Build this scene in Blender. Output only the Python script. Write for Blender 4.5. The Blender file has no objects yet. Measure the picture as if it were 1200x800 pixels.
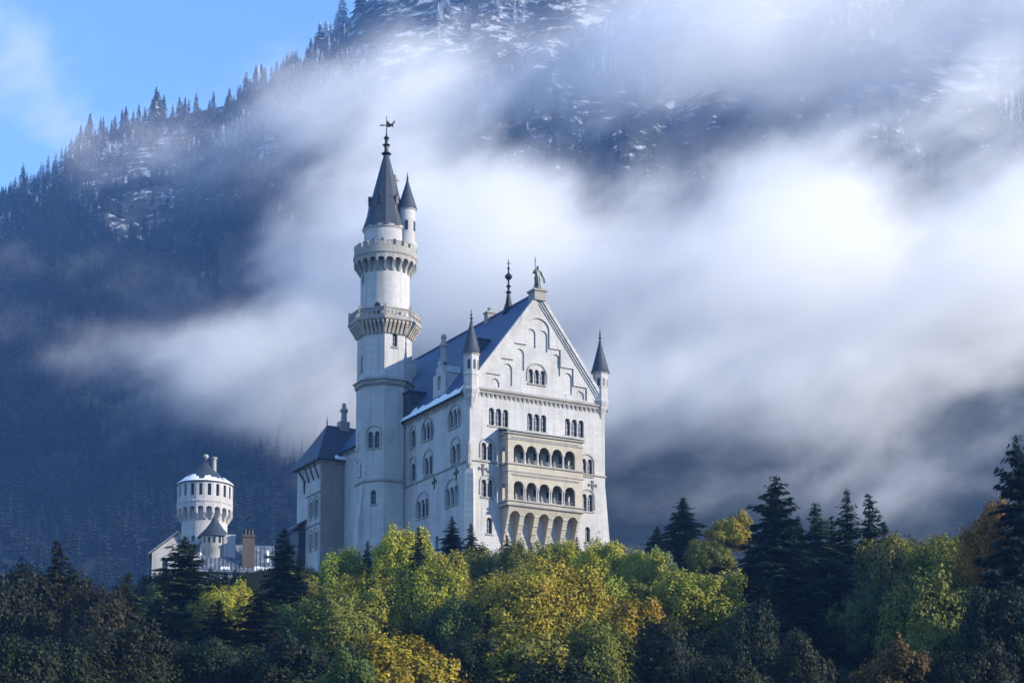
import bpy, bmesh, math, random
import numpy as np
from mathutils import Vector, Matrix
from mathutils.geometry import tessellate_polygon

R = math.radians
sc = bpy.context.scene
COL = sc.collection

# ------------------------------------------------------------------ camera
cam_d = bpy.data.cameras.new('camera')
cam = bpy.data.objects.new('camera', cam_d)
COL.objects.link(cam)
cam.location = (0, 0, 0)
cam.rotation_euler = (R(90 + 8), 0, 0)
cam_d.sensor_width = 36
cam_d.lens = 72
cam_d.shift_y = 0.3025
cam_d.clip_start = 1
cam_d.clip_end = 60000
sc.camera = cam

# ------------------------------------------------------------------ sky and sun
SUN_EL = 21.0
SUN_AZ = 71.0            # degrees to the right of the direction that looks back at the viewer
sx, sy = math.sin(R(SUN_AZ)), -math.cos(R(SUN_AZ))
SUN = Vector((sx * math.cos(R(SUN_EL)), sy * math.cos(R(SUN_EL)), math.sin(R(SUN_EL))))
world = bpy.data.worlds.new('World')
sc.world = world
world.use_nodes = True
wn, wl = world.node_tree.nodes, world.node_tree.links
wn.clear()
w_out = wn.new('ShaderNodeOutputWorld')
w_bg = wn.new('ShaderNodeBackground')
w_sky = wn.new('ShaderNodeTexSky')
w_sky.sky_type = 'NISHITA'
w_sky.sun_disc = False
w_sky.sun_elevation = R(SUN_EL)
w_sky.sun_rotation = math.atan2(sx, sy)
w_sky.altitude = 900
w_sky.air_density = 1.0
w_sky.dust_density = 0.1
w_sky.ozone_density = 5.0
w_bg.inputs['Strength'].default_value = 0.15
wl.new(w_sky.outputs[0], w_bg.inputs['Color'])
wl.new(w_bg.outputs[0], w_out.inputs['Surface'])

sun_d = bpy.data.lights.new('sun', 'SUN')
sun_d.energy = 4.0
sun_d.angle = R(0.5)
sun_d.color = (1.0, 0.89, 0.74)
sun = bpy.data.objects.new('sun', sun_d)
COL.objects.link(sun)
sun.rotation_euler = SUN.to_track_quat('Z', 'Y').to_euler()
sun.location = (300, -100, 300)

sc.view_settings.view_transform = 'Standard'
sc.view_settings.look = 'None'
sc.view_settings.exposure = 1.3
sc.view_settings.gamma = 1.0
sc.render.engine = 'CYCLES'
sc.cycles.use_denoising = True
sc.cycles.use_adaptive_sampling = True
sc.cycles.adaptive_threshold = 0.02
sc.cycles.max_bounces = 40
sc.cycles.diffuse_bounces = 2
sc.cycles.glossy_bounces = 2
sc.cycles.transmission_bounces = 2
sc.cycles.transparent_max_bounces = 8
sc.cycles.volume_bounces = 40
sc.cycles.volume_step_rate = 2.0
sc.cycles.volume_max_steps = 256

# ------------------------------------------------------------------ helpers
def P(px, py, Y):
    """World point at ground distance Y for a direction measured on the photograph."""
    c8, s8 = math.cos(R(8)), math.sin(R(8))
    v = (763 - py) / 2400.0
    d = (( px - 600) / 2400.0, c8 - s8 * v, s8 + c8 * v)
    k = Y / d[1]
    return Vector((d[0] * k, Y, d[2] * k))

def lin(r, g, b):
    f = lambda c: (c / 255 / 12.92) if c / 255 <= 0.04045 else ((c / 255 + 0.055) / 1.055) ** 2.4
    return (f(r), f(g), f(b), 1)

def tag(o, label=None, cat=None, group=None, kind=None):
    if label: o['label'] = label
    if cat: o['category'] = cat
    if group: o['group'] = group
    if kind: o['kind'] = kind
    return o

def empty(name, loc=(0, 0, 0), rz=0.0):
    o = bpy.data.objects.new(name, None)
    COL.objects.link(o)
    o.location = loc
    o.rotation_euler = (0, 0, rz)
    o.empty_display_size = 1
    return o

class MB:
    """Collects faces and links them as one mesh object."""
    def __init__(s):
        s.v = []; s.f = []
    def add(s, vs, fs):
        b = len(s.v)
        s.v += [tuple(p) for p in vs]
        s.f += [tuple(i + b for i in f) for f in fs]
        return s
    def box(s, x0, x1, y0, y1, z0, z1, M=None):
        vs = [(x, y, z) for z in (z0, z1) for y in (y0, y1) for x in (x0, x1)]
        if M: vs = [M(*p) for p in vs]
        return s.add(vs, [(0, 2, 3, 1), (4, 5, 7, 6), (0, 1, 5, 4), (2, 6, 7, 3), (0, 4, 6, 2), (1, 3, 7, 5)])
    def panel(s, M, outer, holes=(), d0=0.0, d1=-0.7):
        """Polygon with holes in wall coordinates (u, z), from depth d0 (front) to d1."""
        loops = [outer] + list(holes)
        flat = [p for l in loops for p in l]
        tris = tessellate_polygon([[Vector((p[0], p[1], 0)) for p in l] for l in loops])
        n = len(flat)
        vs = [M(p[0], p[1], d0) for p in flat] + [M(p[0], p[1], d1) for p in flat]
        fs = [tuple(t) for t in tris] + [tuple(i + n for i in reversed(t)) for t in tris]
        b = 0
        for l in loops:
            m = len(l)
            for i in range(m):
                j = (i + 1) % m
                fs.append((b + i, b + j, b + j + n, b + i + n))
            b += m
        return s.add(vs, fs)
    def lathe(s, prof, n=24, c=(0, 0), phase=0.0, cap=True, a0=0.0, a1=None):
        """prof: list of (r, z) from bottom to top."""
        vs, fs = [], []
        for r, z in prof:
            for k in range(n):
                a = phase + 2 * math.pi * k / n
                vs.append((c[0] + r * math.cos(a), c[1] + r * math.sin(a), z))
        for i in range(len(prof) - 1):
            for k in range(n):
                k2 = (k + 1) % n
                fs.append((i * n + k, i * n + k2, (i + 1) * n + k2, (i + 1) * n + k))
        if cap:
            fs.append(tuple(range(n - 1, -1, -1)))
            b = (len(prof) - 1) * n
            fs.append(tuple(b + k for k in range(n)))
        return s.add(vs, fs)
    def tube(s, pts, rad, n=6):
        vs, fs = [], []
        pts = [Vector(p) for p in pts]
        m = len(pts)
        if not hasattr(rad, '__len__'): rad = [rad] * m
        for i, p in enumerate(pts):
            t = (pts[min(i + 1, m - 1)] - pts[max(i - 1, 0)]).normalized()
            a = t.cross(Vector((0, 0, 1))) if abs(t.z) < 0.95 else t.cross(Vector((1, 0, 0)))
            a.normalize(); b = t.cross(a)
            for k in range(n):
                q = 2 * math.pi * k / n
                vs.append(p + (a * math.cos(q) + b * math.sin(q)) * rad[i])
        for i in range(m - 1):
            for k in range(n):
                k2 = (k + 1) % n
                fs.append((i * n + k, i * n + k2, (i + 1) * n + k2, (i + 1) * n + k))
        fs.append(tuple(range(n - 1, -1, -1)))
        fs.append(tuple((m - 1) * n + k for k in range(n)))
        return s.add(vs, fs)
    def sphere(s, c, r, n=10, m=7, sz=1.0):
        prof = [(max(0.001, r * math.sin(math.pi * i / m)), c[2] - sz * r * math.cos(math.pi * i / m)) for i in range(m + 1)]
        return s.lathe(prof, n, (c[0], c[1]), cap=False)
    def build(s, name, mat, parent=None, smooth=False, bevel=0.0):
        me = bpy.data.meshes.new(name)
        me.from_pydata(s.v, [], s.f)
        bm = bmesh.new(); bm.from_mesh(me)
        bmesh.ops.recalc_face_normals(bm, faces=bm.faces)
        bm.to_mesh(me); bm.free()
        me.materials.append(mat)
        if smooth:
            me.polygons.foreach_set('use_smooth', [True] * len(me.polygons))
            try: me.set_sharp_from_angle(angle=R(35))
            except Exception: pass
        o = bpy.data.objects.new(name, me)
        COL.objects.link(o)
        if parent: o.parent = parent
        return o

def arch(cx, z0, w, h, n=8):
    """Closed outline of a round-arched opening, counter-clockwise."""
    r = w / 2; zs = z0 + h - r
    return [(cx - r, z0), (cx + r, z0)] + [(cx + r * math.cos(math.pi * k / n), zs + r * math.sin(math.pi * k / n)) for k in range(n + 1)]

def arches(cx, z0, n, w, g, h, seg=8):
    """Outline of n round-arched lights side by side, the columns between them left out."""
    W = n * w + (n - 1) * g
    zs = z0 + h - w / 2
    pts = [(cx - W / 2, z0), (cx + W / 2, z0)]
    for i in range(n - 1, -1, -1):
        c = cx - W / 2 + w / 2 + i * (w + g)
        pts += [(c + w / 2 * math.cos(math.pi * k / seg), zs + w / 2 * math.sin(math.pi * k / seg)) for k in range(seg + 1)]
    return pts

def arcade(u0, u1, z0, z1, n, w, h, seg=8):
    """Band u0..u1 x z0..z1 with n arched notches open at the bottom."""
    step = (u1 - u0) / n
    pts = [(u1, z1), (u0, z1), (u0, z0)]
    for i in range(n):
        c = u0 + step * (i + 0.5)
        zs = z0 + h - w / 2
        pts.append((c - w / 2, z0))
        pts += [(c - w / 2 * math.cos(math.pi * k / seg), zs + w / 2 * math.sin(math.pi * k / seg)) for k in range(seg + 1)]
        pts.append((c + w / 2, z0))
    pts.append((u1, z0))
    out = []
    for p in pts:
        if not out or (abs(p[0] - out[-1][0]) + abs(p[1] - out[-1][1])) > 1e-5: out.append(p)
    return out

# ------------------------------------------------------------------ materials
def mat_new(name):
    m = bpy.data.materials.new(name)
    m.use_nodes = True
    nt = m.node_tree
    b = nt.nodes['Principled BSDF']
    return m, nt.nodes, nt.links, b

def mixc(n, l, fac, a, b, mode='MIX'):
    x = n.new('ShaderNodeMix'); x.data_type = 'RGBA'; x.blend_type = mode
    for sock, val in ((x.inputs['Factor'], fac), (x.inputs['A'], a), (x.inputs['B'], b)):
        pass
    def put(sock, val):
        if hasattr(val, 'is_linked') or hasattr(val, 'links'): l.new(val, sock)
        else: sock.default_value = val
    put(x.inputs[0], fac); put(x.inputs[6], a); put(x.inputs[7], b)
    return x.outputs[2]

def noise(n, l, scale, detail=4, rough=0.55, vec=None, dist=0.0):
    t = n.new('ShaderNodeTexNoise')
    t.inputs['Scale'].default_value = scale
    t.inputs['Detail'].default_value = detail
    t.inputs['Roughness'].default_value = rough
    t.inputs['Distortion'].default_value = dist
    if vec is not None: l.new(vec, t.inputs['Vector'])
    return t.outputs[0]

def ramp(n, l, src, a, b, c0=(0, 0, 0, 1), c1=(1, 1, 1, 1)):
    r = n.new('ShaderNodeValToRGB')
    r.color_ramp.elements[0].position = a; r.color_ramp.elements[0].color = c0
    r.color_ramp.elements[1].position = b; r.color_ramp.elements[1].color = c1
    l.new(src, r.inputs[0])
    return r.outputs[0]

def mapping(n, l, scale=(1, 1, 1), space='Object'):
    tc = n.new('ShaderNodeTexCoord')
    mp = n.new('ShaderNodeMapping')
    mp.inputs['Scale'].default_value = scale
    l.new(tc.outputs[space], mp.inputs['Vector'])
    return mp.outputs[0]

def stone(name, base, dark, rough=0.85, course=0.45, stain=0.5, streak=0.5, mortar=0.06):
    """Coursed ashlar: blocks, weather stains and vertical run-off streaks."""
    m, n, l, b = mat_new(name)
    tc = n.new('ShaderNodeTexCoord')
    geo = n.new('ShaderNodeNewGeometry')
    sep = n.new('ShaderNodeSeparateXYZ'); l.new(tc.outputs['Object'], sep.inputs[0])
    add = n.new('ShaderNodeMath'); add.operation = 'MULTIPLY_ADD'; add.inputs[1].default_value = 1.31
    l.new(sep.outputs[1], add.inputs[0]); l.new(sep.outputs[0], add.inputs[2])
    cmb = n.new('ShaderNodeCombineXYZ')
    l.new(add.outputs[0], cmb.inputs[0]); l.new(sep.outputs[2], cmb.inputs[1])
    br = n.new('ShaderNodeTexBrick')
    l.new(cmb.outputs[0], br.inputs['Vector'])
    br.inputs['Scale'].default_value = 1.0
    br.inputs['Brick Width'].default_value = course * 2.3
    br.inputs['Row Height'].default_value = course
    br.inputs['Mortar Size'].default_value = 0.025
    br.inputs['Mortar Smooth'].default_value = 0.5
    br.inputs['Bias'].default_value = 0.0
    d = lambda k: tuple(c * k for c in base[:3]) + (1,)
    br.inputs['Color1'].default_value = d(1.03)
    br.inputs['Color2'].default_value = d(0.92)
    br.inputs['Mortar'].default_value = d(1 - mortar * 5)
    big = noise(n, l, 0.22, 5, 0.6, tc.outputs['Object'])
    col = mixc(n, l, ramp(n, l, big, 0.45, 0.75), br.outputs['Color'], dark)
    mx = n.nodes if False else None
    sm = n.new('ShaderNodeMix'); sm.data_type = 'RGBA'
    # stains
    fac = n.new('ShaderNodeMath'); fac.operation = 'MULTIPLY'; fac.inputs[1].default_value = stain
    l.new(ramp(n, l, big, 0.42, 0.78), fac.inputs[0])
    l.new(fac.outputs[0], sm.inputs[0]); l.new(br.outputs['Color'], sm.inputs[6]); sm.inputs[7].default_value = dark
    # run-off streaks: noise stretched along z
    mp = n.new('ShaderNodeMapping'); mp.inputs['Scale'].default_value = (1.6, 1.6, 0.09)
    l.new(tc.outputs['Object'], mp.inputs['Vector'])
    st = noise(n, l, 1.0, 3, 0.6, mp.outputs[0])
    f2 = n.new('ShaderNodeMath'); f2.operation = 'MULTIPLY'; f2.inputs[1].default_value = streak
    l.new(ramp(n, l, st, 0.52, 0.8), f2.inputs[0])
    c2 = mixc(n, l, f2.outputs[0], sm.outputs[2], dark)
    fine = noise(n, l, 5.0, 3, 0.6, tc.outputs['Object'])
    c3 = mixc(n, l, ramp(n, l, fine, 0.3, 0.8, (0, 0, 0, 1), (0.18, 0.18, 0.18, 1)), c2, dark)
    l.new(c3, b.inputs['Base Color'])
    b.inputs['Roughness'].default_value = rough
    b.inputs['Specular IOR Level'].default_value = 0.25
    bp = n.new('ShaderNodeBump'); bp.inputs['Strength'].default_value = 0.35; bp.inputs['Distance'].default_value = 0.05
    hs = n.new('ShaderNodeMath'); hs.operation = 'MULTIPLY_ADD'; hs.inputs[1].default_value = 0.6
    l.new(fine, hs.inputs[0]); l.new(br.outputs['Fac'], hs.inputs[2])
    hs.inputs[1].default_value = 0.7
    inv = n.new('ShaderNodeMath'); inv.operation = 'SUBTRACT'; inv.inputs[0].default_value = 1.0
    l.new(hs.outputs[0], inv.inputs[1])
    l.new(inv.outputs[0], bp.inputs['Height'])
    l.new(bp.outputs[0], b.inputs['Normal'])
    return m

def plain(name, base, rough=0.7, var=0.25, scale=1.5, metal=0.0, stretch=(1, 1, 1), spec=0.4):
    m, n, l, b = mat_new(name)
    v = mapping(n, l, stretch)
    t = noise(n, l, scale, 5, 0.6, v)
    dk = tuple(c * (1 - var) for c in base[:3]) + (1,)
    lt = tuple(min(1, c * (1 + var)) for c in base[:3]) + (1,)
    l.new(ramp(n, l, t, 0.3, 0.7, dk, lt), b.inputs['Base Color'])
    b.inputs['Roughness'].default_value = rough
    b.inputs['Metallic'].default_value = metal
    b.inputs['Specular IOR Level'].default_value = spec
    return m

def slate(name, c0, c1, rough=0.55, row=0.35):
    m, n, l, b = mat_new(name)
    tc = n.new('ShaderNodeTexCoord')
    sep = n.new('ShaderNodeSeparateXYZ'); l.new(tc.outputs['Object'], sep.inputs[0])
    add = n.new('ShaderNodeMath'); add.operation = 'ADD'
    l.new(sep.outputs[0], add.inputs[0]); l.new(sep.outputs[1], add.inputs[1])
    cmb = n.new('ShaderNodeCombineXYZ'); l.new(sep.outputs[1], cmb.inputs[0]); l.new(sep.outputs[2], cmb.inputs[1])
    br = n.new('ShaderNodeTexBrick'); l.new(cmb.outputs[0], br.inputs['Vector'])
    br.inputs['Scale'].default_value = 1.0
    br.inputs['Brick Width'].default_value = row; br.inputs['Row Height'].default_value = row
    br.inputs['Mortar Size'].default_value = 0.02
    br.inputs['Color1'].default_value = c0; br.inputs['Color2'].default_value = c1
    br.inputs['Mortar'].default_value = tuple(c * 0.5 for c in c0[:3]) + (1,)
    mp = n.new('ShaderNodeMapping'); mp.inputs['Scale'].default_value = (1, 1, 0.45); l.new(tc.outputs['Object'], mp.inputs['Vector'])
    t = noise(n, l, 0.9, 7, 0.72, mp.outputs[0])
    c = mixc(n, l, ramp(n, l, t, 0.38, 0.68, (0, 0, 0, 1), (.7, .7, .7, 1)), br.outputs['Color'], tuple(x * 0.55 for x in c0[:3]) + (1,))
    l.new(c, b.inputs['Base Color'])
    b.inputs['Roughness'].default_value = rough
    b.inputs['Specular IOR Level'].default_value = 0.4
    bp = n.new('ShaderNodeBump'); bp.inputs['Strength'].default_value = 0.4; bp.inputs['Distance'].default_value = 0.04
    l.new(br.outputs['Fac'], bp.inputs['Height']); bp.invert = True
    l.new(bp.outputs[0], b.inputs['Normal'])
    return m

M_LIME = stone('white_limestone', (0.50, 0.495, 0.485, 1), (0.25, 0.24, 0.23, 1), stain=0.6, streak=0.85)
M_SAND = stone('yellow_sandstone', (0.47, 0.43, 0.35, 1), (0.25, 0.215, 0.17, 1), course=0.5, stain=0.6, streak=0.5)
M_TRIM = stone('weathered_trim_stone', (0.36, 0.345, 0.31, 1), (0.16, 0.152, 0.145, 1), course=0.6, stain=0.7, streak=0.6)
M_GREY = stone('shade_grey_stone', (0.30, 0.29, 0.27, 1), (0.16, 0.15, 0.14, 1), course=0.5, stain=0.7, streak=0.6, mortar=0.02)  # grey carries the shade on the wing's front wall; stains are real
M_SLATE = slate('blue_slate', (0.042, 0.10, 0.21, 1), (0.030, 0.072, 0.15, 1))
M_DSLATE = slate('dark_slate', (0.045, 0.06, 0.085, 1), (0.035, 0.045, 0.065, 1), row=0.3)
M_LEAD = plain('lead_sheet', (0.16, 0.17, 0.19, 1), 0.5, 0.3, 1.0, 0.3)
M_BRONZE = plain('dark_bronze', (0.045, 0.055, 0.05, 1), 0.45, 0.4, 3.0, 0.6)
M_IRON = plain('black_iron', (0.025, 0.025, 0.03, 1), 0.5, 0.3, 3.0, 0.4)
M_SNOW = plain('snow', (0.85, 0.87, 0.9, 1), 0.6, 0.05, 2.0)
M_BRICK = stone('brown_brick', (0.12, 0.104, 0.09, 1), (0.06, 0.052, 0.047, 1), course=0.25)
M_PLASTER = plain('ochre_plaster', (0.22, 0.16, 0.11, 1), 0.9, 0.2, 0.7)

def glass_mat():
    m, n, l, b = mat_new('dark_window_glass')
    b.inputs['Base Color'].default_value = (0.012, 0.014, 0.018, 1)
    b.inputs['Roughness'].default_value = 0.18
    b.inputs['Specular IOR Level'].default_value = 0.5
    v = mapping(n, l, (1, 1, 1))
    bp = n.new('ShaderNodeBump'); bp.inputs['Strength'].default_value = 0.15
    l.new(noise(n, l, 1.3, 2, 0.5, v), bp.inputs['Height'])
    l.new(bp.outputs[0], b.inputs['Normal'])
    return m
M_GLASS = glass_mat()

# ------------------------------------------------------------------ land
def sstep(t):
    t = np.clip(t, 0, 1); return t * t * (3 - 2 * t)

_rng = np.random.default_rng(7)
_PH = _rng.uniform(0, 6.28, (6, 8, 2))
_DIR = _rng.uniform(0, 6.28, (6, 8))
def fbm(x, y, wl, octaves=5, gain=0.5):
    """Smooth sum-of-waves noise, about -1..1."""
    s = 0; amp = 1; tot = 0
    for o in range(octaves):
        k = 2 * math.pi / (wl / 2 ** o)
        q = 0
        for j in range(5):
            a = _DIR[o % 6, j]
            q = q + np.sin((x * math.cos(a) + y * math.sin(a)) * k * (0.7 + 0.12 * j) + _PH[o % 6, j, 0])
        s = s + amp * q / 3.2; tot += amp; amp *= gain
    return s / tot

def hill_h(x, y):
    """The castle rock and the wooded slope in front of it."""
    f = np.interp(y, [100, 140, 282, 291, 297, 330], [0, 0.0, 0.70, 0.88, 0.985, 1.0])
    back = 1 - 0.9 * sstep((y - 430) / 220.0)
    side = 1 - 0.30 * sstep((-38 - x) / 20.0) - 0.24 * sstep((x - 26) / 30.0) - 0.6 * sstep((np.abs(x + 10) - 150) / 250.0)
    return -2 + 57 * f * back * side + 1.5 * fbm(x, y, 60, 3)

def shade_h(x, y):
    """Unseen spur, added right of the view to shade the foot of the slope."""
    crest = SHADE_SPUR_H * np.exp(-((x - 235) / 62.0) ** 2) * sstep((y - (-190)) / 120.0) * (1 - sstep((y - 330) / 120.0))
    return crest * (1 + 0.05 * fbm(x, y, 50, 3))
SHADE_SPUR_H = 92.0  # crest height of the unseen spur added to throw shade

def ground_h(x, y):
    return np.maximum(hill_h(x, y), -2 + shade_h(x, y))

def grid_mesh(name, xs, ys, hfun, mat, cut=None):
    X, Y = np.meshgrid(xs, ys)
    Z = hfun(X, Y)
    nx, ny = len(xs), len(ys)
    vs = np.stack([X, Y, Z], -1).reshape(-1, 3)
    i = np.arange((ny - 1) * (nx - 1)); r = i // (nx - 1); c = i % (nx - 1)
    a = r * nx + c
    fs = np.stack([a, a + 1, a + nx + 1, a + nx], -1)
    me = bpy.data.meshes.new(name)
    me.from_pydata(vs.tolist(), [], fs.tolist())
    me.polygons.foreach_set('use_smooth', [True] * len(me.polygons))
    me.materials.append(mat)
    o = bpy.data.objects.new(name, me); COL.objects.link(o)
    return o

def forest_floor_mat():
    m, n, l, b = mat_new('forest_floor')
    v = mapping(n, l)
    t = noise(n, l, 0.12, 6, 0.65, v)
    t2 = noise(n, l, 1.7, 4, 0.6, v)
    c = mixc(n, l, ramp(n, l, t, 0.35, 0.65), (0.020, 0.028, 0.010, 1), (0.045, 0.038, 0.016, 1))
    c = mixc(n, l, ramp(n, l, t2, 0.4, 0.7, (0, 0, 0, 1), (.5, .5, .5, 1)), c, (0.012, 0.014, 0.007, 1))
    l.new(c, b.inputs['Base Color']); b.inputs['Roughness'].default_value = 1
    b.inputs['Specular IOR Level'].default_value = 0.05
    return m

RIDGE = [(-700, 480), (-350, 330), (-100, 262), (0, 228), (50, 206), (100, 164), (130, 148), (200, 132), (270, 118), (310, 96), (350, 72), (400, 26), (450, -20), (520, -55), (700, -75), (1000, -80), (1300, -60), (1700, 20), (2600, 260)]
_rp = [P(px, py, 2000) for px, py in RIDGE]
RX = np.array([-2600] + [p.x for p in _rp] + [2600]); RZ = np.array([300] + [p.z for p in _rp] + [600])
def mount_h(x, y):
    """The mountain behind: climbs from the gorge to a ridge some two kilometres off."""
    rz = np.interp(x, RX, RZ)
    t = np.clip((y - 720) / 1280.0, 0, 1)
    up = rz * (0.30 * t + 0.70 * t ** 1.35)
    down = 1 - 0.75 * sstep((y - 2000) / 1400.0)
    gul = fbm(x * 1.0, y * 0.35, 330, 5, 0.55)
    crag = np.abs(fbm(x + 300, y * 0.6, 120, 4, 0.55))
    env = np.sin(np.pi * np.clip((y - 720) / 1280.0, 0, 1)) ** 0.8
    env = env * (0.10 + 0.90 * sstep((y - 1050) / 500.0))
    return up * down + env * (48 * gul + 42 * crag - 25) - 3

def mountain_mat():
    m, n, l, b = mat_new('wooded_rock_with_snow')
    geo = n.new('ShaderNodeNewGeometry')
    sep = n.new('ShaderNodeSeparateXYZ'); l.new(geo.outputs['Position'], sep.inputs[0])
    mp = n.new('ShaderNodeMapping'); mp.inputs['Scale'].default_value = (0.8, 0.6, 1.35); mp.inputs['Rotation'].default_value = (0, R(30), 0)
    l.new(geo.outputs['Position'], mp.inputs['Vector'])
    t = noise(n, l, 0.012, 8, 0.65, mp.outputs[0], 0.6)
    t2 = noise(n, l, 0.075, 9, 0.8, mp.outputs[0], 0.0)
    rock = mixc(n, l, ramp(n, l, t2, 0.35, 0.7), (0.018, 0.026, 0.030, 1), (0.10, 0.10, 0.10, 1))
    wood = mixc(n, l, ramp(n, l, t2, 0.4, 0.65), (0.010, 0.020, 0.020, 1), (0.028, 0.038, 0.030, 1))
    base = mixc(n, l, ramp(n, l, t, 0.5, 0.62), wood, rock)
    # snow lies on the higher ledges
    al = n.new('ShaderNodeMapRange'); al.inputs['From Min'].default_value = 330; al.inputs['From Max'].default_value = 800
    al.inputs['To Min'].default_value = -0.22; al.inputs['To Max'].default_value = 0.02
    l.new(sep.outputs[2], al.inputs['Value'])
    ad = n.new('ShaderNodeMath'); ad.operation = 'ADD'; l.new(t2, ad.inputs[0]); l.new(al.outputs[0], ad.inputs[1])
    ad2 = n.new('ShaderNodeMath'); ad2.operation = 'MULTIPLY_ADD'; ad2.inputs[1].default_value = 0.45
    l.new(t, ad2.inputs[0]); l.new(ad.outputs[0], ad2.inputs[2])
    sf = ramp(n, l, ad2.outputs[0], 0.76, 0.84)
    l.new(mixc(n, l, sf, base, (0.75, 0.79, 0.85, 1)), b.inputs['Base Color'])
    b.inputs['Roughness'].default_value = 0.95
    b.inputs['Specular IOR Level'].default_value = 0.1
    bp = n.new('ShaderNodeBump'); bp.inputs['Strength'].default_value = 1.0; bp.inputs['Distance'].default_value = 12
    l.new(t2, bp.inputs['Height']); l.new(bp.outputs[0], b.inputs['Normal'])
    return m

M_FLOOR = forest_floor_mat()
M_MOUNT = mountain_mat()
xs = np.unique(np.concatenate([np.linspace(-2600, -400, 14), np.linspace(-400, 400, 81), np.linspace(400, 2600, 14)]))
ys = np.unique(np.concatenate([np.linspace(-2600, -300, 8), np.linspace(-300, 700, 101), np.linspace(700, 4200, 12)]))
tag(grid_mesh('ground', xs, ys, ground_h, M_FLOOR), kind='structure')
xs = np.unique(np.concatenate([np.linspace(-2600, -800, 25), np.linspace(-800, 800, 161), np.linspace(800, 2600, 25)]))
ys = np.unique(np.concatenate([np.linspace(720, 2050, 150), np.linspace(2050, 4200, 20)]))
tag(grid_mesh('mountain', xs, ys, mount_h, M_MOUNT), kind='structure')

# ------------------------------------------------------------------ castle
def add_window(parent, M, cx, z0, n, w, h, gap=0.28, hood=None, cols=True, sill=True, deep=0.45, name='window'):
    """A round-arched window of n lights; returns the outline to cut from the wall."""
    W = n * w + (n - 1) * gap
    mb = MB()
    if sill:
        mb.box(cx - W / 2 - 0.2, cx + W / 2 + 0.2, z0 - 0.22, z0 + 0.002, -0.3, 0.16, M=lambda u, z, d: M(u, z, d))
    if hood:
        ho = arch(cx, z0 + 0.3, W + 0.75, h + hood - 0.3 + 0.3, 10)
        hi = arch(cx, z0 + 0.302, W + 0.38, h + hood - 0.3 + 0.1, 10)
        # ring: outer outline minus inner one, legs open at the bottom
        oo = ho[2:] ; ii = hi[2:]
        ring = oo + [(ho[0][0], z0 + 0.3), (hi[0][0], z0 + 0.3)] + list(reversed(ii)) + [(hi[1][0], z0 + 0.3), (ho[1][0], z0 + 0.3)]
        mb.panel(M, ring, (), 0.13, -0.05)
    if not mb.v:
        ho = arch(cx, z0, W + 0.3, h + 0.15); hi = arch(cx, z0 + 0.001, W + 0.02, h + 0.01)
        mb.panel(M, ho, [hi], 0.05, -0.03)
    win = mb.build(name, M_TRIM, parent)
    p = MB()
    hw = W / 2 + 0.04
    p.add([M(cx - hw, z0 - 0.04, -deep), M(cx + hw, z0 - 0.04, -deep), M(cx + hw, z0 + h + 0.04, -deep), M(cx - hw, z0 + h + 0.04, -deep)], [(0, 1, 2, 3)])
    # glazing bars
    p.build('pane', M_GLASS, win)
    fb = MB()
    for i in range(n):
        c = cx - W / 2 + w / 2 + i * (w + gap)
        fb.box(c - 0.035, c + 0.035, z0, z0 + h - 0.04, -deep + 0.01, -deep + 0.07, M=lambda u, z, d: M(u, z, d))
        for k in (0.35, 0.68):
            fb.box(c - w / 2, c + w / 2, z0 + h * k - 0.03, z0 + h * k + 0.03, -deep + 0.012, -deep + 0.06, M=lambda u, z, d: M(u, z, d))
    fb.build('glazing_bars', M_LEAD, win)
    if cols and n > 1:
        for i in range(n - 1):
            c = cx - W / 2 + w + gap / 2 + i * (w + gap)
            zs = z0 + h - w / 2
            cb = MB()
            a = M(c, z0 + 0.12, -0.2); b = M(c, zs - 0.2, -0.2)
            cb.tube([a, b], gap * 0.42, 8)
            cb.box(c - gap * 0.55, c + gap * 0.55, z0, z0 + 0.14, -0.36, -0.02, M=lambda u, z, d: M(u, z, d))
            cb.box(c - gap * 0.62, c + gap * 0.62, zs - 0.22, zs + 0.01, -0.4, 0.0, M=lambda u, z, d: M(u, z, d))
            cb.build('column', M_LIME, win)
    return arches(cx, z0, n, w, gap, h)

def corbel_table(mb, M, u0, u1, z, step, d=0.3, h=0.5, w=0.28):
    k = int((u1 - u0) / step)
    for i in range(k + 1):
        u = u0 + (u1 - u0) * i / k
        mb.panel(lambda y, zz, x: M(x, zz, y), [(0, z - h), (d * 0.4, z - h * 0.6), (d, z), (0, z)], (), u - w / 2, u + w / 2)

def finial(parent, x, y, z, h, r, mat=None, name='finial', tip=None):
    mb = MB()
    mb.lathe([(r * 0.9, z), (r * 0.35, z + h * 0.12), (r * 0.3, z + h * 0.22), (r, z + h * 0.3), (r * 0.3, z + h * 0.38), (r * 0.25, z + h * 0.5),
              (r * 0.7, z + h * 0.57), (r * 0.22, z + h * 0.64), (r * 0.15, z + h * 0.85), (r * 0.4, z + h * 0.89), (r * 0.12, z + h * 0.93), (0.01, z + h)], 8, (x, y))
    return mb.build(name, mat or M_IRON, parent, smooth=True)

C0 = Vector((-6.3535, 300.0, 56.66))
A29 = R(29)

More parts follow.
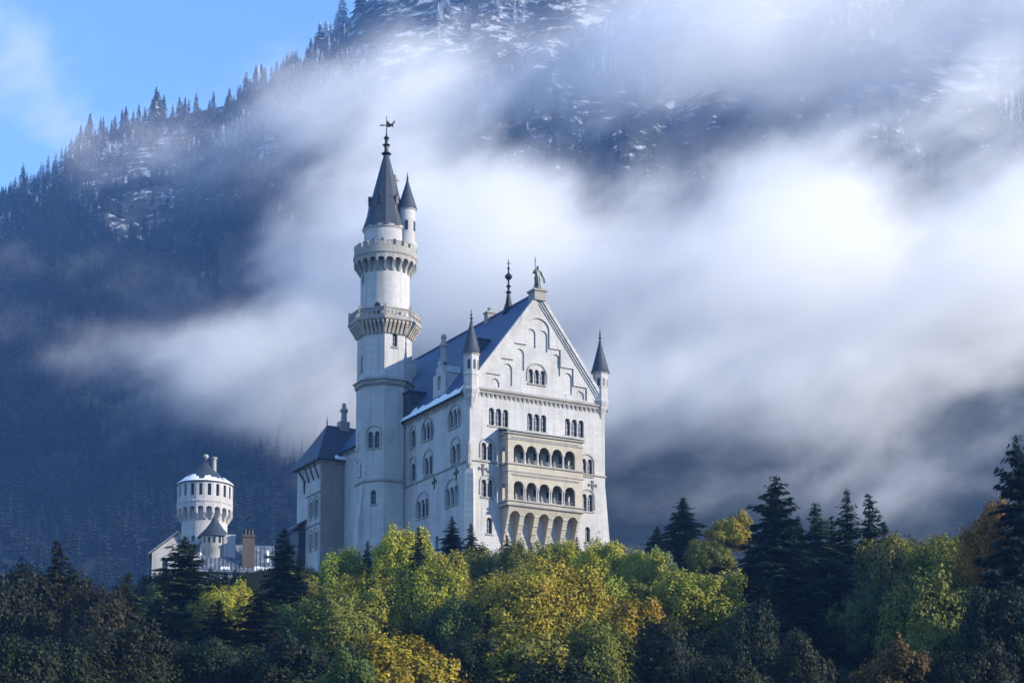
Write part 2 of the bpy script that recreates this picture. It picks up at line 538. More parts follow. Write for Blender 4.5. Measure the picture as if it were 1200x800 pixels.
# ---- palace
def build_palace():
    root = empty('palace', C0, A29)
    tag(root, 'great white stone palace with steep blue gable roof and yellow arcaded loggia', 'castle building')
    W, D, H, AP = 23.8, 46.0, 25.6, 41.3
    CXg = W / 2
    F = lambda u, z, d: (u, -d, z)
    Lw = lambda v, z, d: (-d, v, z)
    Rw = lambda v, z, d: (W + d, v, z)
    Bw = lambda u, z, d: (u, D + d, z)
    wall = MB()
    fh, lh = [], []
    wins = empty  # noqa
    specs_f = []
    # top-floor triple lights
    for cx in (4.95, 11.6, 18.3):
        fh.append(add_window(root, F, cx, 20.25, 3, 0.92, 2.75, 0.3))
    # twin lights under round hoods, left and right of the loggia
    for cx, z in ((3.0, 14.75), (3.0, 9.1), (20.55, 14.3), (20.6, 8.75)):
        fh.append(add_window(root, F, cx, z, 2, 0.82, 2.7, 0.3, hood=0.5))
    fh.append(add_window(root, F, 3.4, 3.55, 1, 0.95, 2.5, sill=True))
    fh.append(add_window(root, F, 20.6, 3.9, 1, 0.85, 2.4, sill=True))
    # doors onto the loggia, in shade
    for z in (8.5, 14.25):
        for cx in (7.17, 9.41, 11.65, 13.89, 16.13):
            fh.append(add_window(root, F, cx, z + 0.25, 1, 1.3, 2.6, sill=False))
    wall.panel(F, [(0.0, -8), (W, -8), (W, H), (0.0, H)], fh, 0, -0.7)
    # left wall
    for cx, n, z in ((4.9, 3, 20.6), (14.1, 3, 20.6), (19.3, 1, 20.5)):
        lh.append(add_window(root, Lw, cx, z, n, 1.0 if n > 1 else 1.5, 2.8, 0.32, hood=0.5))
    for cx, n, z in ((4.6, 2, 14.95), (13.8, 2, 14.95), (19.2, 1, 14.95)):
        lh.append(add_window(root, Lw, cx, z, n, 1.15 if n > 1 else 1.6, 2.9, 0.34, hood=0.9))
    for cx, n, z in ((5.8, 3, 8.6), (15.7, 3, 8.5)):
        lh.append(add_window(root, Lw, cx, z, n, 1.05, 2.9, 0.34, hood=1.0))
    lh.append(add_window(root, Lw, 10.8, 2.2, 1, 1.1, 2.6))
    wall.panel(Lw, [(0.7, -8), (D, -8), (D, H), (0.7, H)], lh, 0, -0.7)
    wall.panel(Rw, [(0.7, -8), (D, -8), (D, H), (0.7, H)], (), 0, -0.7)
    wall.panel(Bw, [(0.0, -8), (W, -8), (W, H), (CXg, AP), (0, H)], (), 0, -0.7)
    # gable in three layers: face, stepped recess, blind arches
    tri = lambda i: [(0.5 + i, H), (W - 0.5 - i, H), (CXg, AP - i * 1.3)]
    def step_outline(e=0.0):
        # stepped recess climbing to a round head
        L = [(2.6, 25.9), (21.2, 25.9)]
        pts = [(2.75, 26.2), (20.6, 26.2), (20.6, 28.3), (18.2, 28.3), (18.2, 31.0), (15.9, 31.0), (15.9, 33.7), (13.75 + 0.15, 33.7), (13.9, 36.4)]
        c, rr = CXg, 2.0
        pts += [(c + rr * math.cos(math.pi * k / 12), 36.4 + rr * 0.9 * math.sin(math.pi * k / 12)) for k in range(13)]
        pts += [(c - 2.0, 33.7), (7.6, 33.7), (7.6, 31.0), (5.3, 31.0), (5.3, 28.3), (2.75, 28.3)]
        out = []
        for p in pts:
            if not out or abs(p[0] - out[-1][0]) + abs(p[1] - out[-1][1]) > 1e-4: out.append(p)
        return out
    wall.panel(F, tri(0), [step_outline()], 0, -0.22)
    gw = add_window(root, lambda u, z, d: F(u, z, d - 0.22), 11.75, 27.75, 3, 0.78, 2.3, 0.28, hood=0.75)
    ars = [arch(10.75, 33.4, 1.55, 3.0), arch(12.85, 33.0, 1.55, 3.4)]
    for du, zt in ((3.2, 32.95), (5.3, 30.3), (7.5, 27.7)):
        hh = 3.4 if du < 6 else 1.35
        ars += [arch(CXg - du, zt - hh, 1.6, hh), arch(CXg + du, zt - hh, 1.6, hh)]
    wall.panel(F, tri(0.25), ars + [gw], -0.222, -0.42)
    wall.panel(F, tri(0.25), [gw], -0.422, -0.75)
    wall.build('wall', M_LIME, root)
    # cornices
    mb = MB()
    prof = [(0, H - 0.55), (0.18, H - 0.5), (0.22, H - 0.2), (0.42, H - 0.1), (0.48, H + 0.14), (0.2, H + 0.2), (0, H + 0.42)]
    mb.panel(lambda y, z, x: F(x, z, y), prof, (), 0.9, W - 0.7)
    corbel_table(mb, F, 1.4, W - 1.2, H - 0.55, 0.78, 0.32, 0.62, 0.34)
    mb.build('gable_cornice', M_TRIM, root)
    mb = MB()
    prof = [(0, H - 0.75), (0.2, H - 0.7), (0.25, H - 0.4), (0.45, H - 0.3), (0.5, H - 0.06), (0, H - 0.02)]
    mb.panel(lambda y, z, x: Lw(x, z, y), prof, (), 1.2, D)
    corbel_table(mb, Lw, 1.7, D - 0.5, H - 0.75, 0.95, 0.32, 0.66, 0.4)
    mb.build('eaves_cornice', M_TRIM, root)
    mb = MB()
    prof = [(0, H - 0.75), (0.2, H - 0.7), (0.25, H - 0.4), (0.45, H - 0.3), (0.5, H - 0.06), (0, H - 0.02)]
    mb.panel(lambda y, z, x: Rw(x, z, y), prof, (), 1.2, D)
    mb.build('eaves_cornice', M_TRIM, root)
    # string courses
    mb = MB()
    pr = [(0, 14.3), (0.18, 14.43), (0.2, 14.58), (0, 14.68)]
    mb.panel(lambda y, z, x: F(x, z, y), pr, (), -0.2, W + 0.2)
    mb.build('string_course', M_TRIM, root)
    mb = MB()
    pr = [(0, 14.3), (0.18, 14.43), (0.2, 14.6), (0, 14.7)]
    mb.panel(lambda y, z, x: Lw(x, z, y), pr, (), 0.0, 22.6)
    mb.build('string_course', M_TRIM, root)
    # raking cornice of the gable
    mb = MB()
    sl = (AP - H) / CXg; ang = math.atan(sl)
    nx, nz = -math.sin(ang), math.cos(ang)
    for sgn in (1, -1):
        for (o0, o1, d0, d1) in ((0.0, 0.5, 0.46, -0.3), (-0.32, 0.0, 0.3, -0.2), (-0.62, -0.32, 0.14, -0.1)):
            def pt(s, o):
                u = s * math.cos(ang) + nx * o; z = H + 0.25 + s * math.sin(ang) + nz * o
                return (u if sgn > 0 else W - u, z)
            S1 = CXg / math.cos(ang)
            q = [pt(0.5, o0), pt(S1 + nx * 0, o0), pt(S1, o1), pt(0.4, o1)]
            # meet on the axis
            def clip(p):
                return p
            zc = lambda o: H + 0.25 + (CXg - nx * o) / math.cos(ang) * math.sin(ang) + nz * o
            q[1] = (CXg + (0.001 * sgn), zc(o0)); q[2] = (CXg + (0.001 * sgn), zc(o1))
            mb.panel(F, q, (), d0 - 0.002 * (sgn < 0), d1)
    mb.build('raking_cornice', M_LIME, root)
    # roof: two slopes with thickness, from the gable to the back
    RZ_, OV = AP + 0.75, 0.75
    mb = MB()
    y0, y1 = 0.25, D + 0.6
    ex0, ez = -OV, H - OV * sl + 0.45
    th = 0.35
    ridge = (CXg, RZ_)
    for sgn in (1, -1):
        ux = (lambda u: u) if sgn > 0 else (lambda u: W - u)
        pr = [(ux(ex0), ez), (CXg, RZ_ - 0.1), (CXg, RZ_ + th - 0.1), (ux(ex0 - 0.05), ez + th * 0.6)]
        mb.panel(lambda u, z, y: (u, y, z), pr, (), y0 + (0.003 if sgn < 0 else 0), y1)
    mb.box(CXg - 0.16, CXg + 0.16, y0 + 0.9, y1 - 0.2, RZ_ + th - 0.12, RZ_ + th + 0.12)
    roof = mb.build('roof', M_SLATE, root)
    on = lambda u: ez + (u - ex0) * (RZ_ - 0.1 + th - ez - th * 0.6) / (CXg - ex0) + th * 0.6    # height of the left slope
    # snow along the eaves
    rng = random.Random(4)
    mb = MB()
    prev = None; pts = []
    y = 1.5
    while y < 24.5:
        wd = 1.25 * (0.45 + 0.55 * abs(math.sin(y * 0.9) * math.sin(y * 0.37 + 1))) + rng.uniform(0, 0.3)
        pts.append((y, wd)); y += 0.55
    vs, fs = [], []
    for (y, wd) in pts:
        for (u, lift) in ((-0.85, 0.02), (-0.8, 0.2), (-0.8 + wd * 0.6, 0.2), (-0.8 + wd, 0.03)):
            vs.append((u, y, on(u) + lift))
    for i in range(len(pts) - 1):
        for k in range(3):
            a = i * 4 + k; fs.append((a, a + 1, a + 5, a + 4))
    mb.add(vs, fs)
    mb.build('snow', M_SNOW, roof, smooth=True)
    # dormer with stepped gable and chimney above the eaves
    mb = MB()
    dz0, dz1 = on(0.4) - 0.6, 30.6
    LD = lambda v, z, d: (0.55 - d, v, z)
    hole = arch(11.3, 28.0, 1.3, 2.2)
    mb.panel(LD, [(9.2, dz0), (13.4, dz0), (13.4, dz1), (12.4, dz1 + 0.1), (12.4, dz1 + 1.1), (11.8, dz1 + 1.1), (11.8, dz1 + 2.0), (10.8, dz1 + 2.0), (10.8, dz1 + 1.1), (10.2, dz1 + 1.1), (10.2, dz1 + 0.1), (9.2, dz1)], [hole], 0, -0.5)
    mb.box(0.55 + 0.5, 4.4, 9.3, 13.3, dz0 + 0.3, dz1 - 0.1)
    mb.add([(1.05, 9.1, dz1 - 0.1), (1.05, 13.5, dz1 - 0.1), (1.05, 11.3, dz1 + 1.6), (6.6, 11.3, dz1 + 1.6), (5.0, 9.1, dz1 - 0.1), (5.0, 13.5, dz1 - 0.1)],
           [(0, 1, 2), (0, 2, 3, 4), (1, 5, 3, 2), (0, 4, 5, 1), (4, 3, 5)])
    mb.add([LD(10.5, 27.9, -0.4), LD(12.1, 27.9, -0.4), LD(12.1, 30.3, -0.4), LD(10.5, 30.3, -0.4)], [(0, 1, 2, 3)])
    mb.build('dormer', M_LIME, roof)
    mb = MB()
    mb.lathe([(0.75, dz1 + 1.8), (0.75, dz1 + 2.5), (0.5, dz1 + 2.7), (0.48, dz1 + 4.3), (0.72, dz1 + 4.5), (0.7, dz1 + 4.9), (0.4, dz1 + 5.0), (0.36, dz1 + 5.8), (0.5, dz1 + 5.9), (0.3, dz1 + 6.4)], 8, (1.3, 11.3))
    mb.build('chimney', M_TRIM, roof)
    mb = MB()
    mb.box(-0.45, 3.2, 19.6, 22.8, H - 0.2, H + 4.0); mb.box(-0.7, 3.4, 19.4, 23.0, H + 4.0, H + 4.25)
    mb.build('roof_bay', M_DSLATE, roof)
    # small roof window, ridge chimney and ridge spire
    mb = MB()
    u = 6.4; z = on(u)
    mb.box(u - 1.3, u + 0.9, 1.9 + 4.6, 3.1 + 4.6, z - 1.2, z + 0.75)
    mb.box(u - 1.5, u + 1.0, 1.75 + 4.6, 3.25 + 4.6, z + 0.75, z + 0.9)
    mb.build('roof_window', M_DSLATE, roof)
    mb = MB()
    mb.box(CXg - 0.7, CXg + 0.7, 15.2, 16.4, RZ_ - 0.6, RZ_ + 1.1); mb.box(CXg - 0.85, CXg + 0.85, 15.05, 16.55, RZ_ + 1.1, RZ_ + 1.35)
    mb.lathe([(0.35, RZ_ + 1.35), (0.28, RZ_ + 1.9), (0.42, RZ_ + 2.0), (0.3, RZ_ + 2.2)], 8, (CXg, 15.8))
    mb.build('chimney', M_TRIM, roof)
    mb = MB()
    mb.box(CXg - 5.6, CXg - 3.8, 34.6, 36.6, 36, RZ_ + 0.5 - 3.2); mb.box(CXg - 5.8, CXg - 3.6, 34.4, 36.8, RZ_ + 0.5 - 3.2, RZ_ - 2.4)
    mb.build('chimney', M_LIME, roof)
    mb = MB()
    z = RZ_ - 0.2
    mb.lathe([(1.05, z - 0.4), (0.95, z), (0.5, z + 1.4), (0.22, z + 3.0)], 8, (CXg, 9.5), phase=R(22.5))
    mb.lathe([(0.2, z + 2.9), (0.5, z + 3.15), (0.2, z + 3.4), (0.18, z + 3.9), (0.42, z + 4.15), (0.16, z + 4.4), (0.14, z + 5.1), (0.62, z + 5.6), (0.6, z + 5.9), (0.16, z + 6.3), (0.12, z + 6.9), (0.26, z + 7.1), (0.1, z + 7.3), (0.05, z + 8.6)], 8, (CXg, 9.5))
    mb.box(CXg - 0.3, CXg + 0.3, 9.46, 9.54, z + 7.85, z + 7.98)
    mb.build('ridge_spire', M_IRON, roof, smooth=True)
    # corner turrets
    for (u, v, zb, zt, tipz) in ((0.35, 0.25, 22.3, 31.0, 36.3), (W - 0.55, 0.35, 23.3, 31.2, 36.6)):
        mb = MB()
        ph = R(22.5)
        mb.lathe([(0.25, zb), (0.55, zb + 0.7), (0.6, zb + 1.0), (1.0, zb + 1.9), (1.02, zb + 2.2), (1.28, zb + 2.9), (1.3, zb + 3.2), (1.15, zb + 3.35), (1.15, zb + 5.2), (1.22, zb + 5.25), (1.22, zb + 5.45), (1.15, zb + 5.5), (1.15, zt - 0.35), (1.36, zt - 0.2), (1.38, zt)], 8, (u, v), ph)
        t = mb.build('corner_turret', M_LIME, root)
        mb = MB()
        mb.lathe([(1.5, zt - 0.05), (1.42, zt + 0.1), (1.02, zt + 1.6), (0.5, zt + 3.6), (0.14, tipz - 0.3)], 16, (u, v))
        mb.build('spire', M_DSLATE, t, smooth=True)
        finial(t, u, v, tipz - 0.4, 2.0, 0.3)
        for k in (-1, 0, 1, 2):
            a = R(-90 + 45 * k) if k < 2 else R(180)
            ap = 1.15 * math.cos(R(22.5))
            Mt = lambda uu, zz, dd, a=a: (u + math.cos(a) * (ap + dd) - math.sin(a) * uu, v + math.sin(a) * (ap + dd) + math.cos(a) * uu, zz)
            if k in (-1, 0, 1):
                mb = MB(); o = arch(0, zt - 2.6, 0.42, 1.5)
                mb.panel(Mt, o, (), 0.02, -0.1)
                mb.build('window', M_GLASS, t)
    # corner buttresses, battered towards the ground
    mb = MB()
    mb.add([(W - 0.5, 0.03, 12.8), (W + 0.05, 0.03, 12.8), (W + 0.05, 1.5, 12.8), (W - 0.5, 0.02, -8), (W + 1.9, 0.02, -8), (W + 1.9, 2.5, -8), (W - 0.5, 2.5, -8), (W - 0.5, 1.5, 12.8)],
           [(0, 1, 2, 7), (3, 4, 1, 0), (4, 5, 2, 1), (5, 6, 7, 2), (6, 3, 0, 7), (3, 6, 5, 4)])
    mb.build('buttress', M_LIME, root)
    mb = MB()
    mb.lathe([(1.25, -8), (0.95, 12.4), (0.75, 13.2)], 4, (0.25, 0.25), R(0))
    mb.build('buttress', M_LIME, root)
    mb = MB()
    mb.lathe([(0.2, 13.3), (0.5, 13.8), (0.42, 14.0), (0.45, 15.6), (0.3, 16.2), (0.38, 16.6), (0.22, 17.0), (0.02, 17.5)], 8, (-0.25, -0.25))
    mb.build('corner_figure', M_TRIM, root, smooth=True)
    # wrought-iron wall anchors shaped like crosses
    for M, u, z in ((F, 2.25, 13.2), (F, 21.5, 12.75), (Lw, 11.6, 13.2), (Lw, 4.25, 13.2)):
        mb = MB()
        for (a0, a1, b0, b1) in ((-0.09, 0.09, -0.95, 0.75), (-0.62, 0.62, 0.1, 0.28), (-0.26, 0.26, 0.7, 0.9), (-0.75, -0.55, -0.05, 0.42), (0.55, 0.75, -0.05, 0.42), (-0.22, 0.22, -0.15, 0.5)):
            mb.panel(M, [(u + a0, z + b0), (u + a1, z + b0), (u + a1, z + b1), (u + a0, z + b1)], (), 0.12 + 0.01 * abs(b0), 0.0)
        mb.build('wall_anchor', M_IRON, root)
    # drainpipe at the far end of the left wall
    mb = MB()
    mb.tube([Lw(22.3, H - 0.4, 0.5), Lw(22.3, H - 1.6, 0.3), Lw(22.3, -6, 0.3)], 0.22, 8)
    mb.box(-0.75, -0.25, 21.9, 22.7, H - 0.9, H - 0.3)
    mb.build('drainpipe', M_IRON, root)
    # pedestal on the apex
    mb = MB()
    mb.box(CXg - 1.0, CXg + 1.0, -0.7, 1.3, AP - 0.4, AP + 1.05); mb.box(CXg - 1.2, CXg + 1.2, -0.9, 1.5, AP + 1.05, AP + 1.35)
    mb.build('pedestal', M_TRIM, root)

    # loggia: two arcaded storeys on a corbelled foot
    U0, U1, DF = 5.3, 18.35, 2.3
    LC, STEP, LW_, LG = 11.65, 2.24, 1.74, 0.50
    ZA, HA, ZB, HB = 14.4, 2.85, 8.72, 2.88
    lg = MB()
    ho = [arches(LC, ZA, 5, LW_, LG, HA), arches(LC, ZB, 5, LW_, LG, HB)]
    lg.panel(F, [(U0, 7.95), (U1, 7.95), (U1, 19.1), (U0, 19.1)], ho, DF, DF - 0.5)
    for uu, s in ((U0, 1), (U1, -1)):
        Ms = lambda q, z, d, uu=uu, s=s: (uu - s * d, -q, z)
        lg.panel(Ms, [(0.0, 7.95), (DF - 0.5, 7.95), (DF - 0.5, 19.1), (0, 19.7)], [arch(0.95, ZA, 0.8, 2.6), arch(0.95, ZB, 0.8, 2.6)], 0, -0.45)
    loggia = lg.build('loggia', M_SAND, root)
    mb = MB()
    for z in (13.75, 8.05):
        mb.box(U0 + 0.3, U1 - 0.3, -DF + 0.3, -0.01, z, z + 0.5)
    mb.box(U0 + 0.3, U1 - 0.3, -DF + 0.3, -0.01, 18.2, 18.5)
    mb.build('gallery_floor', M_PLASTER, loggia)
    for z, hh, d in ((14.08, 0.26, 0.2), (12.95, 0.2, 0.12), (8.4, 0.26, 0.2), (7.75, 0.34, 0.22), (17.9, 0.18, 0.1), (18.75, 0.34, 0.25)):
        mb = MB()
        mb.box(U0 - d, U1 + d, -DF - d, -DF + 0.02, z, z + hh)
        mb.box(U0 - d, U0 + 0.01, -DF + 0.02, -0.02, z, z + hh); mb.box(U1 - 0.01, U1 + d, -DF + 0.02, -0.02, z, z + hh)
        mb.build('moulding', M_TRIM, loggia)
    for z in (12.6, 18.3):
        mb = MB(); mb.box(U0 + 0.6, U1 - 0.6, -DF - 0.04, -DF + 0.01, z, z + 0.06)
        for i in range(34):
            u = U0 + 0.75 + i * 0.355
            if u < U1 - 0.75: mb.box(u, u + 0.17, -DF - 0.09, -DF + 0.005, z - 0.26, z + 0.02)
        mb.build('dentil_band', M_TRIM, loggia)
    for z, h in ((ZA, HA), (ZB, HB)):
        for i in range(1, 5):
            c = LC + (i - 2.5) * STEP
            zs = z + h - LW_ / 2
            for k in ((0,) if z > 10 else (-0.16, 0.16)):
                mb = MB(); rr = 0.2 if z > 10 else 0.12
                mb.lathe([(rr * 1.5, z), (rr * 1.5, z + 0.14), (rr, z + 0.24), (rr * 0.9, zs - 0.3), (rr * 1.6, zs - 0.06), (rr * 1.6, zs + 0.02)], 8, (c + k, -DF + 0.25))
                mb.build('column', M_LIME, loggia, smooth=True)
        for i in range(5):
            c = LC + (i - 2) * STEP
            mb = MB()
            mb.box(c - LW_ / 2, c + LW_ / 2, -DF + 0.18, -DF + 0.3, z + 0.5, z + 0.57)
            for j in range(8):
                x = c - 0.77 + j * 0.22
                mb.box(x - 0.03, x + 0.03, -DF + 0.21, -DF + 0.27, z, z + 0.5)
            mb.build('railing', M_IRON, loggia)
    mb = MB()
    mb.add([(U0 - 0.4, 0.0, 19.75), (U1 + 0.4, 0.0, 19.75), (U1 + 0.4, -DF - 0.5, 19.12), (U0 - 0.4, -DF - 0.5, 19.12),
            (U0 - 0.4, 0.0, 19.93), (U1 + 0.4, 0.0, 19.93), (U1 + 0.4, -DF - 0.5, 19.3), (U0 - 0.4, -DF - 0.5, 19.3)],
           [(0, 1, 2, 3), (4, 5, 6, 7), (0, 1, 5, 4), (1, 2, 6, 5), (2, 3, 7, 6), (3, 0, 4, 7)])
    mb.build('loggia_roof', M_LEAD, loggia)
    # foot: five raking arches leaning back to the wall
    lean = lambda z: (7.74 - z) * 0.37
    Fs = lambda u, z, d: F(u, z, max(0.0, d - lean(z)))
    foot = MB()
    foot.panel(Fs, arcade(U0 + 0.25, U1 - 0.25, 1.6, 7.74, 5, 1.72, 5.45, 10), (), DF - 0.02, 0.0)
    for zz in (6.5, 5.2, 4.0, 2.9):
        for i in range(6):
            c = U0 + 0.25 + (U1 - U0 - 0.5) * i / 5
            w = 0.41
            foot.box(c - (w if i else 0.02), c + (w if i < 5 else 0.02), -(DF + 0.05 - lean(zz)), -(DF - 0.35 - lean(zz)), zz - 0.1, zz + 0.1)
    foot.build('corbelled_foot', M_SAND, loggia)
    return root
palace = build_palace()

# ---- statue on the gable
def build_statue():
    loc = palace.matrix_basis @ Vector((11.9, 0.3, 42.66))
    root = empty('statue', loc, A29)
    tag(root, 'dark bronze figure of a robed knight with lance and shield on the gable top', 'statue')
    joints = {'pelvis': (0, 0, 2.05, .36), 'waist': (0, 0, 2.45, .30), 'chest': (0.02, -.03, 2.95, .42), 'neck': (0.02, -.05, 3.38, .15), 'head': (0.02, -.08, 3.72, .24), 'crown': (0.02, -.06, 3.98, .15),
              'shl': (-.48, -.03, 3.15, .19), 'ell': (-.78, -.1, 2.7, .15), 'hal': (-.62, -.4, 2.62, .12),
              'shr': (.5, -.03, 3.15, .19), 'elr': (.82, -.02, 2.6, .15), 'har': (.86, -.28, 2.1, .12),
              'hpl': (-.2, 0, 1.85, .32), 'knl': (-.26, -.12, 1.02, .26), 'anl': (-.26, .0, .16, .2), 'tol': (-.28, -.32, .1, .13),
              'hpr': (.2, 0, 1.85, .32), 'knr': (.22, .02, 1.02, .28), 'anr': (.24, .08, .16, .22), 'tor': (.26, -.24, .1, .13), 'skirt': (0, .1, 1.2, .4)}
    E_ = [('pelvis', 'waist'), ('waist', 'chest'), ('chest', 'neck'), ('neck', 'head'), ('head', 'crown'), ('chest', 'shl'), ('shl', 'ell'), ('ell', 'hal'), ('chest', 'shr'), ('shr', 'elr'), ('elr', 'har'),
          ('pelvis', 'hpl'), ('hpl', 'knl'), ('knl', 'anl'), ('anl', 'tol'), ('pelvis', 'hpr'), ('hpr', 'knr'), ('knr', 'anr'), ('anr', 'tor'), ('pelvis', 'skirt')]
    ks = list(joints); me = bpy.data.meshes.new('statue_body')
    me.from_pydata([joints[k][:3] for k in ks], [(ks.index(a), ks.index(b)) for a, b in E_], [])
    o = bpy.data.objects.new('statue_body', me); COL.objects.link(o)
    bm = bmesh.new(); bm.from_mesh(me)
    sk = bm.verts.layers.skin.verify()
    bm.verts.ensure_lookup_table()
    for i, k in enumerate(ks):
        bm.verts[i][sk].radius = (joints[k][3],) * 2
        bm.verts[i][sk].use_root = (k == 'pelvis')
    bm.to_mesh(me); bm.free()
    o.modifiers.new('skin', 'SKIN'); o.modifiers.new('sub', 'SUBSURF').levels = 1
    dg = bpy.context.evaluated_depsgraph_get()
    ev = bpy.data.meshes.new_from_object(o.evaluated_get(dg))
    o.modifiers.clear(); o.data = ev; ev.name = 'body'; o.name = 'body'
    ev.materials.clear(); ev.materials.append(M_BRONZE)
    o.parent = root
    mb = MB(); mb.lathe([(.75, 0), (.7, .08), (.62, .1)], 12); mb.build('plinth', M_BRONZE, root)
    mb = MB(); mb.lathe([(.62, .12), (.5, .9), (.38, 1.7), (.36, 2.2)], 14); mb.build('robe', M_BRONZE, root, smooth=True)
    mb = MB(); mb.tube([(-.62, -.46, .1), (-.58, -.42, 4.7)], .055, 6); mb.lathe([(.01, 4.6), (.11, 4.75), (.01, 5.2)], 6, (-.58, -.42)); mb.build('lance', M_BRONZE, root)
    mb = MB(); mb.lathe([(.02, 0), (.4, .05), (.42, .1), (.1, .18)], 12)
    s = mb.build('shield', M_BRONZE, root, smooth=True); s.location = (.88, -.34, 1.75); s.rotation_euler = (R(80), 0, R(25)); s.scale = (0.9, 1.5, 1)
    return root
bpy.context.view_layer.update()
build_statue()

# ---- stair tower
def zmap(root, old, new, skip=()):
    for ch in root.children_recursive:
        t = ch
        while t.parent != root: t = t.parent
        if ch.type != 'MESH' or t.name.split('.')[0] in skip: continue
        for v in ch.data.vertices: v.co.z = float(np.interp(v.co.z, old, new))

def ring_faces(n, phase):
    for k in range(n):
        yield phase + 2 * math.pi * k / n

def build_tower():
    TX, TY = -20.66, 322.0
    root = empty('stair_tower', (TX, TY, C0.z), 0)
    tag(root, 'tall slender white tower with octagonal balcony, round gallery and pointed dark spire', 'tower')
    aim = math.atan2(-1, 0.065)            # an arris faces the viewer
    fa = [aim + R(22.5 + 45 * k) for k in range(8)]      # face directions
    def Mf(a, ap):
        return lambda u, z, d: (math.cos(a) * (ap + d) - math.sin(a) * u, math.sin(a) * (ap + d) + math.cos(a) * u, z)
    def octa(mb, r, z0, z1, holes):
        ap = r * math.cos(R(22.5)); hw = r * math.sin(R(22.5))
        for k, a in enumerate(fa):
            mb.panel(Mf(a, ap), [(-hw, z0), (hw, z0), (hw, z1), (-hw, z1)], holes.get(k, ()), 0, -0.45)
    # face 0 is right of the arris, face 7 left of it
    r = 4.5; ap = r * math.cos(R(22.5)); M7, M0, M6 = Mf(fa[7], ap), Mf(fa[0], ap), Mf(fa[6], ap)
    h = {k: [] for k in range(8)}
    h[7].append(add_window(root, M7, 0, 21.7, 2, 0.82, 2.7, 0.3, hood=0.8))
    mb = MB(); octa(mb, r, -8, 32.6, {7: h[7] + [arch(0, 12.4, 0.95, 2.4)], 6: [arch(0.4, 17.5, 0.8, 2.4)]})
    mb.build('lower_shaft', M_LIME, root)
    add_window(root, M7, 0, 12.4, 1, 0.95, 2.4)
    add_window(root, M6, 0.4, 17.5, 1, 0.8, 2.4)
    r2 = 4.42; ap2 = r2 * math.cos(R(22.5))
    w1 = add_window(root, Mf(fa[0], ap2), 0.1, 38.2, 1, 0.85, 2.3)
    w2 = add_window(root, Mf(fa[6], ap2), 0.3, 35.0, 1, 0.7, 2.2)
    mb = MB(); octa(mb, r2, 33.3, 43.6, {0: [w1], 6: [w2]})
    mb.build('middle_shaft', M_LIME, root)
    # string course, set-off ring and its little corbels
    mb = MB(); mb.lathe([(4.5, 16.1), (4.68, 16.3), (4.68, 16.5), (4.5, 16.65)], 8, (0, 0), aim, cap=False)
    mb.build('string_course', M_TRIM, root)
    mb = MB()
    mb.lathe([(4.5, 32.0), (4.75, 32.3), (4.85, 32.9), (5.1, 33.05), (5.1, 33.3), (4.4, 33.75)], 8, (0, 0), aim, cap=False)
    for a in fa:
        corbel_table(mb, Mf(a, 4.56 * math.cos(R(22.5))), -1.6, 1.6, 32.35, 0.5, 0.3, 0.55, 0.24)
    mb.build('set_off_ring', M_TRIM, root)
    # carved coat on the left edge
    # octagonal balcony
    mb = MB()
    rb = 5.8; apb = rb * math.cos(R(22.5)); hwb = rb * math.sin(R(22.5))
    for a in fa:
        Mb = Mf(a, r2 * math.cos(R(22.5)))
        dd = apb - ap2
        for i in range(6):
            u = -1.75 + 0.7 * i
            mb.panel(lambda y, z, x, Mb=Mb: Mb(x, z, y), [(0, 40.0), (0.25, 40.15), (dd * 0.55, 41.5), (dd, 42.9), (dd, 43.5), (0, 43.5)], (), u - 0.2, u + 0.2)
    mb.build('corbels', M_SAND, root)
    mb = MB()
    mb.lathe([(4.3, 43.2), (rb, 43.45), (rb + 0.22, 43.7), (rb + 0.22, 44.0), (rb, 44.1), (4.3, 44.1)], 8, (0, 0), aim, cap=False)
    mb.build('balcony_floor', M_TRIM, root)
    mb = MB()
    for a in fa:
        Mb = Mf(a, apb)
        holes = []
        for i in range(6):
            u = -1.75 + 0.7 * i
            holes.append([(u + 0.24 * math.cos(R(45 * k)), 44.75 + 0.36 * math.sin(R(45 * k))) for k in range(8)])
        mb.panel(Mb, [(-hwb, 44.1), (hwb, 44.1), (hwb, 45.45), (-hwb, 45.45)], holes, 0, -0.22)
        mb.box(-hwb - 0.06, hwb + 0.06, 45.45, 45.68, -0.3, 0.1, M=lambda u, z, d, Mb=Mb: Mb(u, z, d))
        vx = Mb(hwb, 0, -0.1)
        mb.box(vx[0] - 0.2, vx[0] + 0.2, vx[1] - 0.2, vx[1] + 0.2, 44.0, 45.95)
    mb.build('balustrade', M_TRIM, root)
    # round shaft
    mb = MB(); mb.lathe([(4.02, 43.9), (4.0, 54.0)], 40)
    mb.build('upper_shaft', M_LIME, root, smooth=True)
    def Mr(a, r):
        return lambda u, z, d: (math.cos(a) * (r + d) - math.sin(a) * u, math.sin(a) * (r + d) + math.cos(a) * u, z)
    for a, z, w, hh in ((-62, 49.0, 0.6, 1.1), (-18, 44.1, 1.1, 2.4)):
        o = arch(0, z, w, hh)
        mb = MB(); mb.panel(Mr(aim + R(a), 4.0), arch(0, z - 0.1, w + 0.25, hh + 0.22), [o], 0.08, -0.2)
        wd = mb.build('window', M_TRIM, root)
        mb = MB(); mb.panel(Mr(aim + R(a), 4.0), o, (), 0.03, -0.2); mb.build('pane', M_GLASS, wd)
    # round gallery: brackets, arches, wall and crenels
    rg = 5.08; nb = 22
    mb = MB()
